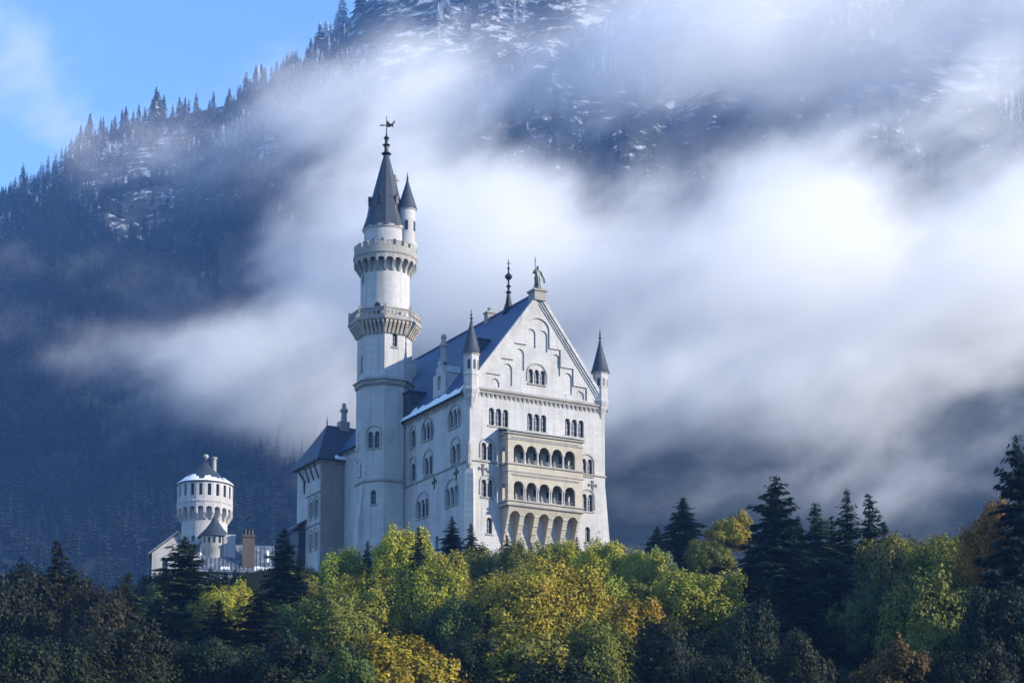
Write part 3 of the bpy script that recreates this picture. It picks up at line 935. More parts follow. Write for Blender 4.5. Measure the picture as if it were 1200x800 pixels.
    for k in range(nb):
        a = aim + 2 * math.pi * k / nb
        Mb = Mr(a, 3.98)
        mb.panel(lambda y, z, x, Mb=Mb: Mb(x, z, y), [(0, 50.2), (0.22, 50.35), (0.6, 51.4), (rg - 4.0, 52.4), (rg - 4.0, 53.6), (0, 53.6)], (), -0.2, 0.2)
    mb.build('brackets', M_TRIM, root)
    mb = MB()
    for k in range(nb):
        a = aim + 2 * math.pi * (k + 0.5) / nb
        hw = rg * math.tan(math.pi / nb)
        mb.panel(Mr(a, rg), arcade(-hw, hw, 52.3, 54.3, 1, 2 * hw - 0.42, 1.0, 6), (), 0, -0.4)
    mb.lathe([(3.9, 54.2), (rg + 0.03, 54.25), (rg + 0.18, 54.45), (rg + 0.18, 54.7), (rg, 54.8), (rg, 56.1), (rg - 0.4, 56.1), (rg - 0.4, 54.8), (3.5, 54.75)], nb * 2, (0, 0), aim, cap=False)
    for k in range(nb):
        a = aim + 2 * math.pi * (k + 0.5) / nb
        mb.box(-0.45, 0.45, 56.09, 56.95, -0.4, 0.0, M=lambda u, z, d, a=a: Mr(a, rg - 0.01)(u, z, d))
        mb.box(-0.5, 0.5, 56.94, 57.1, -0.45, 0.05, M=lambda u, z, d, a=a: Mr(a, rg - 0.01)(u, z, d))
    mb.build('gallery', M_TRIM, root)
    # drum and spire
    mb = MB(); mb.lathe([(3.55, 54.7), (3.5, 58.7), (3.72, 58.85), (3.75, 59.1)], 32)
    mb.build('drum', M_LIME, root, smooth=True)
    for a in (-70, -35, -8, 25):
        mb = MB(); mb.panel(Mr(aim + R(a), 3.5), arch(0, 56.3, 0.6, 1.3), (), 0.05, -0.2); mb.build('window', M_GLASS, root)
    mb = MB()
    mb.lathe([(3.86, 58.95), (3.8, 59.15), (3.1, 61.0), (2.62, 63.2), (2.42, 63.4), (1.5, 67.0), (0.72, 70.0), (0.4, 71.2)], 12, (0, 0), aim)
    sp = mb.build('spire', M_DSLATE, root)
    mb = MB()
    mb.lathe([(0.42, 71.0), (0.85, 71.4), (0.42, 71.7), (0.32, 72.3), (0.36, 73.0), (0.66, 73.3), (0.28, 73.6), (0.26, 74.4), (0.5, 74.9), (0.22, 75.2), (0.1, 75.6), (0.06, 80.2)], 10)
    mb.build('finial', M_IRON, sp, smooth=True)
    mb = MB()     # weathervane: a beast with a tail on the rod, an arrow to the other side
    V = lambda u, z, d: (u, d, z)
    mb.panel(V, [(-0.02, 77.5), (0.5, 77.35), (0.85, 77.7), (1.0, 77.4), (1.15, 77.45), (1.1, 78.0), (1.45, 78.7), (1.2, 78.75), (0.95, 78.2), (0.55, 78.1), (0.35, 78.6), (0.1, 78.7), (-0.02, 78.3)], (), 0.04, -0.04)
    mb.panel(V, [(-1.25, 77.75), (-0.85, 77.65), (-0.05, 77.75), (-0.05, 77.87), (-0.85, 77.97)], (), 0.04, -0.04)
    mb.build('weathervane', M_IRON, sp)
    for a in (-75, -20, 40, 110):
        q = aim + R(a)
        mb = MB()
        Mb = Mr(q, 2.45)
        mb.box(-0.3, 0.3, 62.3, 63.1, -0.6, 0.45, M=lambda u, z, d: Mb(u, z, d))
        mb.add([Mb(-0.38, 63.1, 0.52), Mb(0.38, 63.1, 0.52), Mb(0, 63.75, 0.52), Mb(0, 63.75, -0.6), Mb(-0.38, 63.1, -0.6), Mb(0.38, 63.1, -0.6)], [(0, 1, 2), (0, 2, 3, 4), (1, 5, 3, 2), (0, 4, 5, 1), (3, 5, 4)])
        mb.build('dormer', M_DSLATE, sp)
    # side turret growing from the gallery
    tx, ty = 3.55, -0.9
    mb = MB()
    mb.lathe([(0.25, 50.2), (0.5, 50.5), (0.42, 51.0), (0.8, 51.8), (0.78, 52.3), (1.15, 53.2), (1.12, 53.6), (1.55, 54.5), (1.75, 54.8), (1.75, 55.4), (1.36, 55.6), (1.36, 60.9), (1.52, 61.05), (1.55, 61.3)], 20, (tx, ty))
    t = mb.build('side_turret', M_LIME, root, smooth=True)
    mb = MB(); mb.lathe([(1.66, 61.2), (1.6, 61.4), (1.05, 63.2), (0.5, 65.0), (0.12, 66.3)], 16, (tx, ty)); mb.build('spire', M_DSLATE, t, smooth=True)
    finial(t, tx, ty, 66.1, 1.5, 0.28)
    for a in (-55, -5, 60):
        q = aim + R(a)
        Mt = lambda u, z, d, q=q: (tx + math.cos(q) * (1.36 + d) - math.sin(q) * u, ty + math.sin(q) * (1.36 + d) + math.cos(q) * u, z)
        mb = MB(); mb.panel(Mt, arch(0, 57.4, 0.5, 1.7), (), 0.03, -0.15); mb.build('window', M_GLASS, t)
    mb = MB(); mb.lathe([(0.42, 60.5), (0.4, 66.9), (0.55, 67.0), (0.55, 67.35), (0.3, 67.4), (0.28, 68.0)], 8, (1.45, 1.5)); mb.build('chimney', M_TRIM, root)
    # slanting buttress at the foot
    mb = MB()
    q = fa[6]; Mb = Mf(q, ap)
    mb.panel(lambda y, z, x: Mb(x, z, y), [(-0.3, -8), (1.6, -8), (0.9, 8), (0.05, 16), (-0.3, 16)], (), 0.2, 1.7)
    mb.build('buttress', M_LIME, root)
    # weathered coat of arms, a relief of knots on the left face
    rng = random.Random(3); mb = MB()
    for i in range(16):
        u, z = rng.gauss(-0.4, 0.55), rng.uniform(17.8, 24.5) 
        p = M6(u, z, 0.02); mb.sphere(p, rng.uniform(0.2, 0.42), 7, 5)
    mb.panel(M6, [(-1.1, 17.4), (0.4, 17.4), (0.4, 24.9), (-1.1, 24.9)], (), 0.06, -0.05)
    mb.build('stone_relief', M_LIME, root, smooth=True)
    zmap(root, [-8, 16.4, 32, 33.75, 40, 43.6, 45.68, 50.2, 52.4, 54.2, 54.7, 57.1, 59.0, 63.3, 71.0, 75.6, 77.4, 78.75, 80.2],
               [-8, 15.4, 31, 32.4, 39.4, 41.5, 43.5, 50.0, 51.5, 52.5, 53.0, 54.8, 57.9, 63.0, 70.8, 74.4, 75.7, 76.8, 77.6], ('side_turret', 'chimney'))
    return root
build_tower()

# ---- wing left of the tower
def build_wing():
    root = empty('wing', (-32.2, 338.0, C0.z), A29)
    tag(root, 'grey fronted wing with dark hipped roof left of the tall tower', 'castle building')
    H = 23.7
    F = lambda u, z, d: (u, -d, z); Lw = lambda v, z, d: (-d, v, z)
    W, D = 20.0, 6.2
    lh = []
    for cx, z in ((1.9, 14.0), (4.2, 14.0), (1.9, 8.5), (4.2, 8.5)):
        lh.append(add_window(root, Lw, cx, z, 1, 1.1, 3.0, hood=0.5))
    mb = MB()
    mb.panel(F, [(0, -16), (W, -16), (W, H), (0, H)], (), 0, -0.6)
    mb.build('front_wall', M_GREY, root)
    mb = MB()
    mb.panel(Lw, [(0.6, -16), (D, -16), (D, H), (0.6, H)], lh, 0, -0.6)
    mb.box(0, W, D, D + 4, -16, H - 0.01)
    mb.build('side_wall', M_LIME, root)
    for z in (12.6, 18.0):
        mb = MB(); mb.panel(lambda y, zz, x: Lw(x, zz, y), [(0, z), (0.2, z + 0.1), (0.2, z + 0.35), (0, z + 0.4)], (), 0.0, D)
        mb.build('string_course', M_TRIM, root)
    mb = MB(); mb.panel(lambda y, zz, x: F(x, zz, y), [(0, 5.4), (0.15, 5.5), (0.15, 5.8), (0, 5.9)], (), 0.0, W)
    mb.build('string_course', M_TRIM, root)
    mb = MB()
    mb.panel(lambda y, zz, x: F(x, zz, y), [(0, H - 0.7), (0.3, H - 0.5), (0.45, H), (0, H)], (), -0.4, W)
    mb.build('cornice', M_TRIM, root)
    mb = MB()
    mb.panel(lambda y, zz, x: Lw(x, zz, y), [(0, H - 0.7), (0.3, H - 0.5), (0.45, H), (0, H)], (), 0, D)
    mb.build('cornice', M_TRIM, root)
    mb = MB()
    e = 0.8; y1 = D + 4.6; rz = 30.9
    mb.add([(-e - 0.2, -e, H - 0.25), (W, -e, H - 0.25), (W, y1, H - 0.25), (-e - 0.2, y1, H - 0.25), (3.0, 4.6, rz), (W, 4.6, rz),
            (-e - 0.2, -e, H + 0.05), (W, -e, H + 0.05), (W, y1, H + 0.05), (-e - 0.2, y1, H + 0.05)],
           [(0, 1, 2, 3), (0, 1, 7, 6), (1, 2, 8, 7), (2, 3, 9, 8), (3, 0, 6, 9), (6, 7, 5, 4), (8, 9, 4, 5), (9, 6, 4), (7, 8, 5)])
    roof = mb.build('roof', M_DSLATE, root)
    mb = MB(); rng = random.Random(8)
    vs, fs = [], []; n = 16
    for i in range(n + 1):
        u = 2.2 + i * 0.55; w = 0.35 + 0.35 * rng.random()
        for k, (t, l) in enumerate(((0.0, 0.03), (0.06, 0.2), (0.5 * w / 0.7, 0.18), (w, 0.03))):
            y = -e + t; z = H + 0.05 + (y + e) * (rz - H) / (4.6 + e); vs.append((u, y, z + l))
    for i in range(n):
        for k in range(3):
            a = i * 4 + k; fs.append((a, a + 1, a + 5, a + 4))
    mb.add(vs, fs); mb.build('snow', M_SNOW, roof, smooth=True)
    finial(roof, 3.0, 4.6, rz - 0.1, 1.6, 0.2)
    mb = MB()
    mb.box(5.2, 7.0, 4.0, 5.4, rz - 1.2, rz + 0.9); mb.lathe([(0.55, rz + 0.9), (0.5, rz + 2.6), (0.75, rz + 2.8), (0.7, rz + 3.2), (0.4, rz + 3.3), (0.35, rz + 4.2)], 8, (6.2, 4.7))
    mb.build('chimney', M_TRIM, roof)
    mb = MB()
    for v in (1.0, 3.0, 5.0):
        mb.tube([Lw(v, H - 3.2, 0.02), Lw(v, H - 0.3, 1.0)], 0.14, 6)
    mb.tube([Lw(6.6, H - 2.8, 0.1), Lw(8.6, H - 0.5, 0.6)], 0.16, 6); mb.tube([Lw(7.0, H - 4.8, 0.0), Lw(6.9, H - 2.7, 0.15)], 0.16, 6)
    mb.build('eaves_brackets', M_IRON, root)
    mb = MB()
    mb.box(-1.3, 0.02, 6.3, 9.6, -16, 12.9)
    mb.add([(-2.2, 5.9, 12.6), (-2.2, 10.2, 12.6), (0.1, 10.2, 14.2), (0.1, 5.9, 14.2), (-2.2, 5.9, 12.85), (-2.2, 10.2, 12.85), (0.1, 10.2, 14.45), (0.1, 5.9, 14.45)],
           [(0, 1, 2, 3), (4, 5, 6, 7), (0, 1, 5, 4), (1, 2, 6, 5), (2, 3, 7, 6), (3, 0, 4, 7)])
    mb.build('side_porch', M_DSLATE, root)
    return root
build_wing()

# ---- far round tower and gatehouse
def build_round_tower():
    root = empty('round_tower', (-58.9, 385.0, C0.z), 0)
    tag(root, 'stout white round tower with low snow dusted cone roof and ring of slots', 'tower')
    aim = math.atan2(-1, 0.15)
    def Mr(a, r):
        return lambda u, z, d: (math.cos(a) * (r + d) - math.sin(a) * u, math.sin(a) * (r + d) + math.cos(a) * u, z)
    mb = MB(); mb.lathe([(4.6, -32), (4.35, 22.0), (4.35, 25.5)], 40); mb.build('shaft', M_LIME, root, smooth=True)
    nb = 20; rg = 5.25
    mb = MB()
    for k in range(nb):
        a = aim + 2 * math.pi * k / nb; Mb = Mr(a, 4.3)
        mb.panel(lambda y, z, x, Mb=Mb: Mb(x, z, y), [(0, 22.4), (0.3, 22.8), (rg - 4.3, 24.3), (rg - 4.3, 26.5), (0, 26.5)], (), -0.26, 0.26)
    for k in range(nb):
        a = aim + 2 * math.pi * (k + 0.5) / nb; hw = rg * math.tan(math.pi / nb)
        mb.panel(Mr(a, rg), arcade(-hw, hw, 24.2, 26.6, 1, 2 * hw - 0.5, 1.5, 6), (), 0, -0.35)
    mb.build('brackets', M_LIME, root)
    mb = MB()
    mb.lathe([(4.2, 26.5), (rg + 0.02, 26.55), (rg + 0.14, 26.7), (rg + 0.14, 27.0), (rg, 27.1)], 40, cap=False)
    for k in range(nb):
        a = aim + 2 * math.pi * (k + 0.5) / nb; hw = rg * math.tan(math.pi / nb)
        hole = [(-0.34, 27.9), (0.34, 27.9), (0.34, 30.2), (-0.34, 30.2)]
        mb.panel(Mr(a, rg), [(-hw, 27.0), (hw, 27.0), (hw, 30.75), (-hw, 30.75)], [hole], 0, -0.5)
    mb.build('upper_wall', M_LIME, root)
    mb = MB(); mb.lathe([(rg - 0.45, 27.2), (rg - 0.46, 30.6)], 40, cap=False); mb.build('inner_wall', M_GLASS, root)
    mb = MB(); mb.lathe([(5.55, 30.55), (5.5, 30.75), (3.2, 32.4), (1.5, 34.0), (0.3, 35.5)], 24); roof = mb.build('roof', M_DSLATE, root, smooth=True)
    rng = random.Random(5)
    n = 72; vs, fs = [], []
    def rz_(r): return np.interp(-r, [-5.5, -3.2, -1.5, -0.3], [30.75, 32.4, 34.0, 35.5])
    for k in range(n):
        a = 2 * math.pi * k / n
        top = 4.2 - 0.8 * math.sin(a * 3 + 1) * math.sin(a * 5) - rng.uniform(0, 0.7)
        if math.sin(a * 7) > 0.75: top = 5.1
        for r, l in ((5.5, 0.02), (5.4, 0.14), (top + 0.15, 0.12), (top, 0.02)):
            vs.append((r * math.cos(a), r * math.sin(a), float(rz_(r)) + l))
    for k in range(n):
        for j in range(3):
            a = k * 4 + j; b = ((k + 1) % n) * 4 + j; fs.append((a, b, b + 1, a + 1))
    mb = MB(); mb.add(vs, fs); mb.build('snow', M_SNOW, roof, smooth=True)
    mb = MB(); mb.tube([(0, 0, 35.3), (0, 0, 36.0)], 0.12); mb.sphere((0, 0, 36.5), 0.55, 10, 7, 1.2); mb.build('finial', M_TRIM, roof, smooth=True)
    mb = MB(); mb.lathe([(0.45, 32.5), (0.42, 35.6), (0.62, 35.7), (0.62, 36.1), (0.3, 36.2)], 8, (1.7, -0.6)); mb.build('chimney', M_TRIM, roof)
    for a, z in ((-28, 18.6), (35, 19.4), (60, 17)):
        o = [(-0.35, z), (0.35, z), (0.35, z + 0.95), (-0.35, z + 0.95)]
        mb = MB(); mb.panel(Mr(aim + R(a), 4.36), o, (), 0.03, -0.2); mb.build('window', M_GLASS, root)
    zmap(root, [-32, 20, 22.4, 23.6, 26.5, 30.75, 35.5, 37.2], [-32, 19.5, 22.0, 22.7, 25.3, 29.5, 34.5, 35.8])
    return root
build_round_tower()

def metal_roof_mat():
    m, n, l, b = mat_new('standing_seam_roof')
    v = mapping(n, l)
    t = noise(n, l, 0.8, 5, 0.65, v)
    c = ramp(n, l, t, 0.35, 0.7, (0.09, 0.10, 0.115, 1), (0.30, 0.33, 0.37, 1))
    l.new(c, b.inputs['Base Color']); b.inputs['Roughness'].default_value = 0.5; b.inputs['Metallic'].default_value = 0.35
    return m

def build_gatehouse():
    root = empty('gatehouse', (-53.0, 374.0, C0.z), R(8))
    tag(root, 'low gatehouse with pale seamed metal roof, patches of snow and brown chimney block', 'building')
    mb = MB()
    mb.box(-6.5, 8.5, 0, 9, -32, 10.9)
    mb.build('wall', M_LIME, root)
    RM = metal_roof_mat()
    mb = MB()
    sl = lambda y: 11.0 + (y + 0.6) * 1.08
    e = 4.8
    mb.add([(-6.9, -0.6, 11.0), (8.9, -0.6, 11.0), (8.9, e, sl(e)), (-6.9, e, sl(e)), (8.9, 10.2, 11.0), (-6.9, 10.2, 11.0), (-6.9, -0.6, 10.7), (8.9, -0.6, 10.7), (8.9, 10.2, 10.7), (-6.9, 10.2, 10.7)],
           [(0, 1, 2, 3), (3, 2, 4, 5), (0, 1, 7, 6), (6, 7, 8, 9), (4, 5, 9, 8), (0, 3, 5, 9, 6), (1, 7, 8, 4, 2)])
    for i in range(21):
        u = -6.5 + i * 0.76
        nrm = 0.13
        mb.add([(u - .05, -0.6, 11.0), (u + .05, -0.6, 11.0), (u + .05, e, sl(e)), (u - .05, e, sl(e)), (u - .05, -0.7, 11.0 + nrm), (u + .05, -0.7, 11.0 + nrm), (u + .05, e, sl(e) + nrm), (u - .05, e, sl(e) + nrm)],
               [(0, 1, 5, 4), (1, 2, 6, 5), (2, 3, 7, 6), (3, 0, 4, 7), (4, 5, 6, 7)])
    roof = mb.build('roof', RM, root)
    rng = random.Random(12); mb = MB()
    for (u0, u1, y0, y1) in ((5.2, 8.6, -0.6, 0.4), (-1.0, 0.6, -0.5, 0.2), (-6.0, -4.8, 0.8, 2.4), (7.5, 7.9, 1.2, 4.2), (-5, -4.6, 2.4, 4.4)):
        n = 7; vs, fs = [], []
        for i in range(n + 1):
            u = u0 + (u1 - u0) * i / n
            ya = y0 + rng.uniform(0, 0.12); yb = y1 - rng.uniform(0, 0.3) * (y1 - y0)
            for y, lft in ((ya, 0.03), (ya + 0.1, 0.16), (yb - 0.1, 0.15), (yb, 0.03)):
                vs.append((u, y, sl(y) + lft))
        for i in range(n):
            for k in range(3):
                a = i * 4 + k; fs.append((a, a + 1, a + 5, a + 4))
        mb.add(vs, fs)
    mb.build('snow', M_SNOW, roof, smooth=True)
    mb = MB()
    mb.box(2.9, 5.2, 0.0, 1.8, 11.0, 17.5); mb.box(2.75, 5.35, -0.15, 1.95, 17.5, 17.85)
    ch = mb.build('chimney', M_BRICK, roof)
    for u in (3.4, 4.05, 4.7):
        mb = MB(); mb.lathe([(0.28, 17.85), (0.24, 18.9), (0.32, 19.0), (0.28, 19.15)], 8, (u, 0.8)); mb.build('chimney_pot', M_IRON, ch)
    mb = MB(); mb.box(-0.6, 1.6, 2.2, 4.2, 14, 18.3); mb.build('parapet', M_LIME, root)
    # gabled bay on the left
    G = lambda u, z, d: (u, -0.8 - d, z)
    mb = MB(); mb.panel(G, [(-13.6, -32), (-6.7, -32), (-6.7, 13.5), (-9.0, 17.6), (-13.6, 13.9)], [arch(-11.2, 10.5, 1.0, 2.4)], 0, -0.5)
    mb.box(-13.5, -6.8, 1.3, 8, -32, 13.3)
    mb.build('gabled_bay', M_LIME, root)
    mb = MB(); mb.panel(G, arch(-11.2, 10.45, 1.1, 2.5), (), -0.3, -0.45); mb.build('window', M_GLASS, root)
    mb = MB()
    for (a, b) in (((-14.2, 13.55), (-9.0, 17.75)), ((-6.0, 12.4), (-9.0, 17.75))):
        mb.add([(a[0], -1.3, a[1]), (b[0], -1.3, b[1]), (b[0], 8.5, b[1]), (a[0], 8.5, a[1]), (a[0], -1.3, a[1] + .3), (b[0], -1.3, b[1] + .3), (b[0], 8.5, b[1] + .3), (a[0], 8.5, a[1] + .3)],
               [(0, 1, 2, 3), (4, 5, 6, 7), (0, 1, 5, 4), (1, 2, 6, 5), (2, 3, 7, 6), (3, 0, 4, 7)])
    mb.build('bay_roof', RM, root)
    # small round stair turret in front of the big tower
    tx, ty = -2.3, 4.5
    mb = MB(); mb.lathe([(2.7, -32), (2.62, 18.1), (2.75, 18.3)], 28, (tx, ty)); t = mb.build('round_turret', M_LIME, root, smooth=True)
    mb = MB(); mb.lathe([(3.15, 18.0), (3.05, 18.3), (1.7, 19.7), (0.8, 21.0), (0.12, 22.4)], 24, (tx, ty)); mb.build('spire', M_DSLATE, t, smooth=True)
    finial(t, tx, ty, 22.2, 1.0, 0.2)
    aim = math.atan2(-1, 0.15) - R(8)
    for k in range(16):
        q = aim + 2 * math.pi * k / 16
        Mt = lambda u, z, d, q=q: (tx + math.cos(q) * (2.64 + d) - math.sin(q) * u, ty + math.sin(q) * (2.64 + d) + math.cos(q) * u, z)
        mb = MB(); mb.panel(Mt, [(-.2, 16.7), (.2, 16.7), (.2, 17.8), (-.2, 17.8)], (), 0.04, -0.15)
        mb.build('slot', M_GLASS, t)
        if k % 2 == 0:
            mb = MB(); mb.panel(Mt, arch(0, 14.6, 0.55, 1.2), (), 0.04, -0.15); mb.build('blind_arch', M_TRIM, t)
    return root
build_gatehouse()

# ------------------------------------------------------------------ trees
def np_mesh(name, verts, faces, mats, tint=None, midx=None):
    """Quads (n,4) from numpy arrays; tint is one number per face."""
    me = bpy.data.meshes.new(name)
    nv, nf, k = len(verts), len(faces), faces.shape[1]
    me.vertices.add(nv); me.loops.add(nf * k); me.polygons.add(nf)
    me.vertices.foreach_set('co', verts.astype(np.float32).ravel())
    me.loops.foreach_set('vertex_index', faces.astype(np.int32).ravel())
    me.polygons.foreach_set('loop_start', (np.arange(nf) * k).astype(np.int32))
    if tint is not None:
        at = me.attributes.new('tint', 'FLOAT', 'FACE')
        at.data.foreach_set('value', tint.astype(np.float32))
    for m in mats: me.materials.append(m)
    me.update(calc_edges=True); me.validate()
    return me

def unit(v):
    return v / np.maximum(np.linalg.norm(v, axis=-1, keepdims=True), 1e-9)

def leaf_quads(c, nrm, size, rng, aspect=0.62):
    """Rhombic leaf sprays at points c facing nrm."""
    n = len(c)
    r = rng.normal(size=(n, 3)); t = unit(np.cross(nrm, r)); b = np.cross(nrm, t)
    s = size[:, None]
    v = np.stack([c - t * s, c + b * s * aspect + nrm * s * 0.15, c + t * s, c - b * s * aspect - nrm * s * 0.15], 1).reshape(-1, 3)
    f = np.arange(n * 4).reshape(n, 4)
    return v, f

def leaf_mat(name, translucent=0.35):
    m, n, l, b = mat_new(name)
    oi = n.new('ShaderNodeObjectInfo')
    at = n.new('ShaderNodeAttribute'); at.attribute_name = 'tint'
    tc = n.new('ShaderNodeTexCoord')
    t = noise(n, l, 0.35, 4, 0.6, tc.outputs['Object'])
    # hue drifts inside one crown: patches further turned than others
    hs = n.new('ShaderNodeHueSaturation')
    mr = n.new('ShaderNodeMapRange'); mr.inputs['From Min'].default_value = 0.3; mr.inputs['From Max'].default_value = 0.7
    mr.inputs['To Min'].default_value = 0.487; mr.inputs['To Max'].default_value = 0.53
    l.new(t, mr.inputs['Value']); l.new(mr.outputs[0], hs.inputs['Hue'])
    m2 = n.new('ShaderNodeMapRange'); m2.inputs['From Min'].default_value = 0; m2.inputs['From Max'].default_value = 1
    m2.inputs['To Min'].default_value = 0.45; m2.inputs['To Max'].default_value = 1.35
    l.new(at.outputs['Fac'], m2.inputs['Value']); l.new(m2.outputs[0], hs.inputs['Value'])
    l.new(oi.outputs['Color'], hs.inputs['Color'])
    l.new(hs.outputs[0], b.inputs['Base Color'])
    b.inputs['Roughness'].default_value = 0.6
    b.inputs['Specular IOR Level'].default_value = 0.2
    tr = n.new('ShaderNodeBsdfTranslucent'); l.new(hs.outputs[0], tr.inputs['Color'])
    mx = n.new('ShaderNodeMixShader'); mx.inputs[0].default_value = translucent
    out = n['Material Output'] if 'Material Output' in n else n.new('ShaderNodeOutputMaterial')
    l.new(b.outputs[0], mx.inputs[1]); l.new(tr.outputs[0], mx.inputs[2]); l.new(mx.outputs[0], out.inputs['Surface'])
    return m

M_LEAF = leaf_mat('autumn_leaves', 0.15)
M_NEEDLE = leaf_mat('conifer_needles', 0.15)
M_BARK = plain('bark', (0.055, 0.042, 0.032, 1), 0.95, 0.4, 2.0, 0, (3, 3, 0.6), 0.1)

def limb_arrays(paths, n=6):
    mb = MB()
    for pts, rad in paths: mb.tube(pts, rad, n)
    return mb

def make_broadleaf(seed, H=16.0, Rc=6.5, leaves=17000, lobes=46, squat=0.85):
    """Crown and trunk meshes of one broadleaved tree standing at the origin."""
    rng = np.random.default_rng(seed)
    c0 = np.array([0, 0, H - Rc * squat * 1.02])
    # bough tips over an uneven dome, each hung with a ragged tuft
    d = unit(rng.normal(size=(lobes * 4, 3))); d = d[d[:, 2] > -0.6][:lobes]
    bump = 0.82 + 0.24 * np.sin(d[:, 0] * 3.1 + seed) * np.cos(d[:, 1] * 2.7 + seed * 1.7) + 0.10 * np.sin(d[:, 0] * 7 + seed) * np.sin(d[:, 2] * 6.3) + rng.uniform(-0.16, 0.14, len(d))
    rad = np.where(rng.random(len(d)) < 0.28, rng.uniform(0.35, 0.6, len(d)), 0.80) * bump
    ctr = c0 + d * rad[:, None] * np.array([Rc, Rc, Rc * squat])
    lr = Rc * rng.uniform(0.10, 0.25, len(d))
    per = (leaves * 0.82 * (lr ** 2) / (lr ** 2).sum()).astype(int)
    C, N_, S, T = [], [], [], []
    for i in range(len(d)):
        k = per[i]
        ax = unit(d[i] * 0.7 + np.array([0, 0, 0.75]) + 0.25 * rng.normal(size=3))       # tufts point outwards and up
        q = unit(rng.normal(size=(k, 3)) + 0.45 * d[i] + np.array([0, 0, 0.25]))
        rr = lr[i] * (1 - 0.7 * rng.random(k) ** 1.8) * (1 + 0.25 * np.sin(q[:, 0] * 6 + i) * np.sin(q[:, 2] * 5 + 2 * i))
        off = q * rr[:, None]
        al = (off @ ax)[:, None]
        off = off + ax * np.maximum(al, 0) * 0.55 * (rng.random((k, 1)) ** 0.5)            # stretched along the shoot
        C.append(ctr[i] + off)
        N_.append(unit(q * 0.9 + d[i] * 0.5 + rng.normal(size=(k, 3)) * 0.42))
        S.append(rng.uniform(0.12, 0.25, k))
        T.append(np.clip(0.5 + 0.22 * rng.normal(size=k) + rng.uniform(-0.16, 0.16), 0, 1))
    # loose leaves filling between the tufts
    k = int(leaves * 0.18)
    q = unit(rng.normal(size=(k, 3)) + np.array([0, 0, 0.35])); q = np.where(q[:, 2:3] < -0.55, -q, q)
    rr = (0.55 + 0.40 * rng.random(k) ** 0.7) * (0.86 + 0.22 * np.sin(q[:, 0] * 3.1 + seed) * np.cos(q[:, 1] * 2.7 + seed * 1.7) + 0.09 * np.sin(q[:, 0] * 9 + seed) * np.sin(q[:, 2] * 8))
    C.append(c0 + q * rr[:, None] * np.array([Rc, Rc, Rc * squat])); N_.append(unit(q + rng.normal(size=(k, 3)) * 0.5)); S.append(rng.uniform(0.12, 0.24, k)); T.append(np.clip(0.42 + 0.22 * rng.normal(size=k), 0, 1))
    C, N_, S, T = map(np.concatenate, (C, N_, S, T))
    v, f = leaf_quads(C, N_, S, rng)
    crown = np_mesh('crown', v, f, [M_LEAF], T)
    paths = []
    fork = H - Rc * squat * 1.75
    paths.append(([(0, 0, -2), (0.05, 0, 0.2), (0.1, 0.05, fork * 0.6), (0.0, 0.1, fork), (0.1, 0, c0[2])], [0.45, 0.36, 0.27, 0.22, 0.12]))
    for i in range(len(d)):
        if i % 3: continue
        e = ctr[i]; a = np.array([0, 0.05, fork + 0.4 + (i % 5) * 0.5]); mid = a * 0.45 + e * 0.55 + np.array([0, 0, 0.4])
        paths.append(([tuple(a), tuple(mid), tuple(e)], [0.14, 0.08, 0.03]))
    mb = limb_arrays(paths)
    o = mb.build('trunk', M_BARK, smooth=True); tm = o.data; bpy.data.objects.remove(o)
    return crown, tm

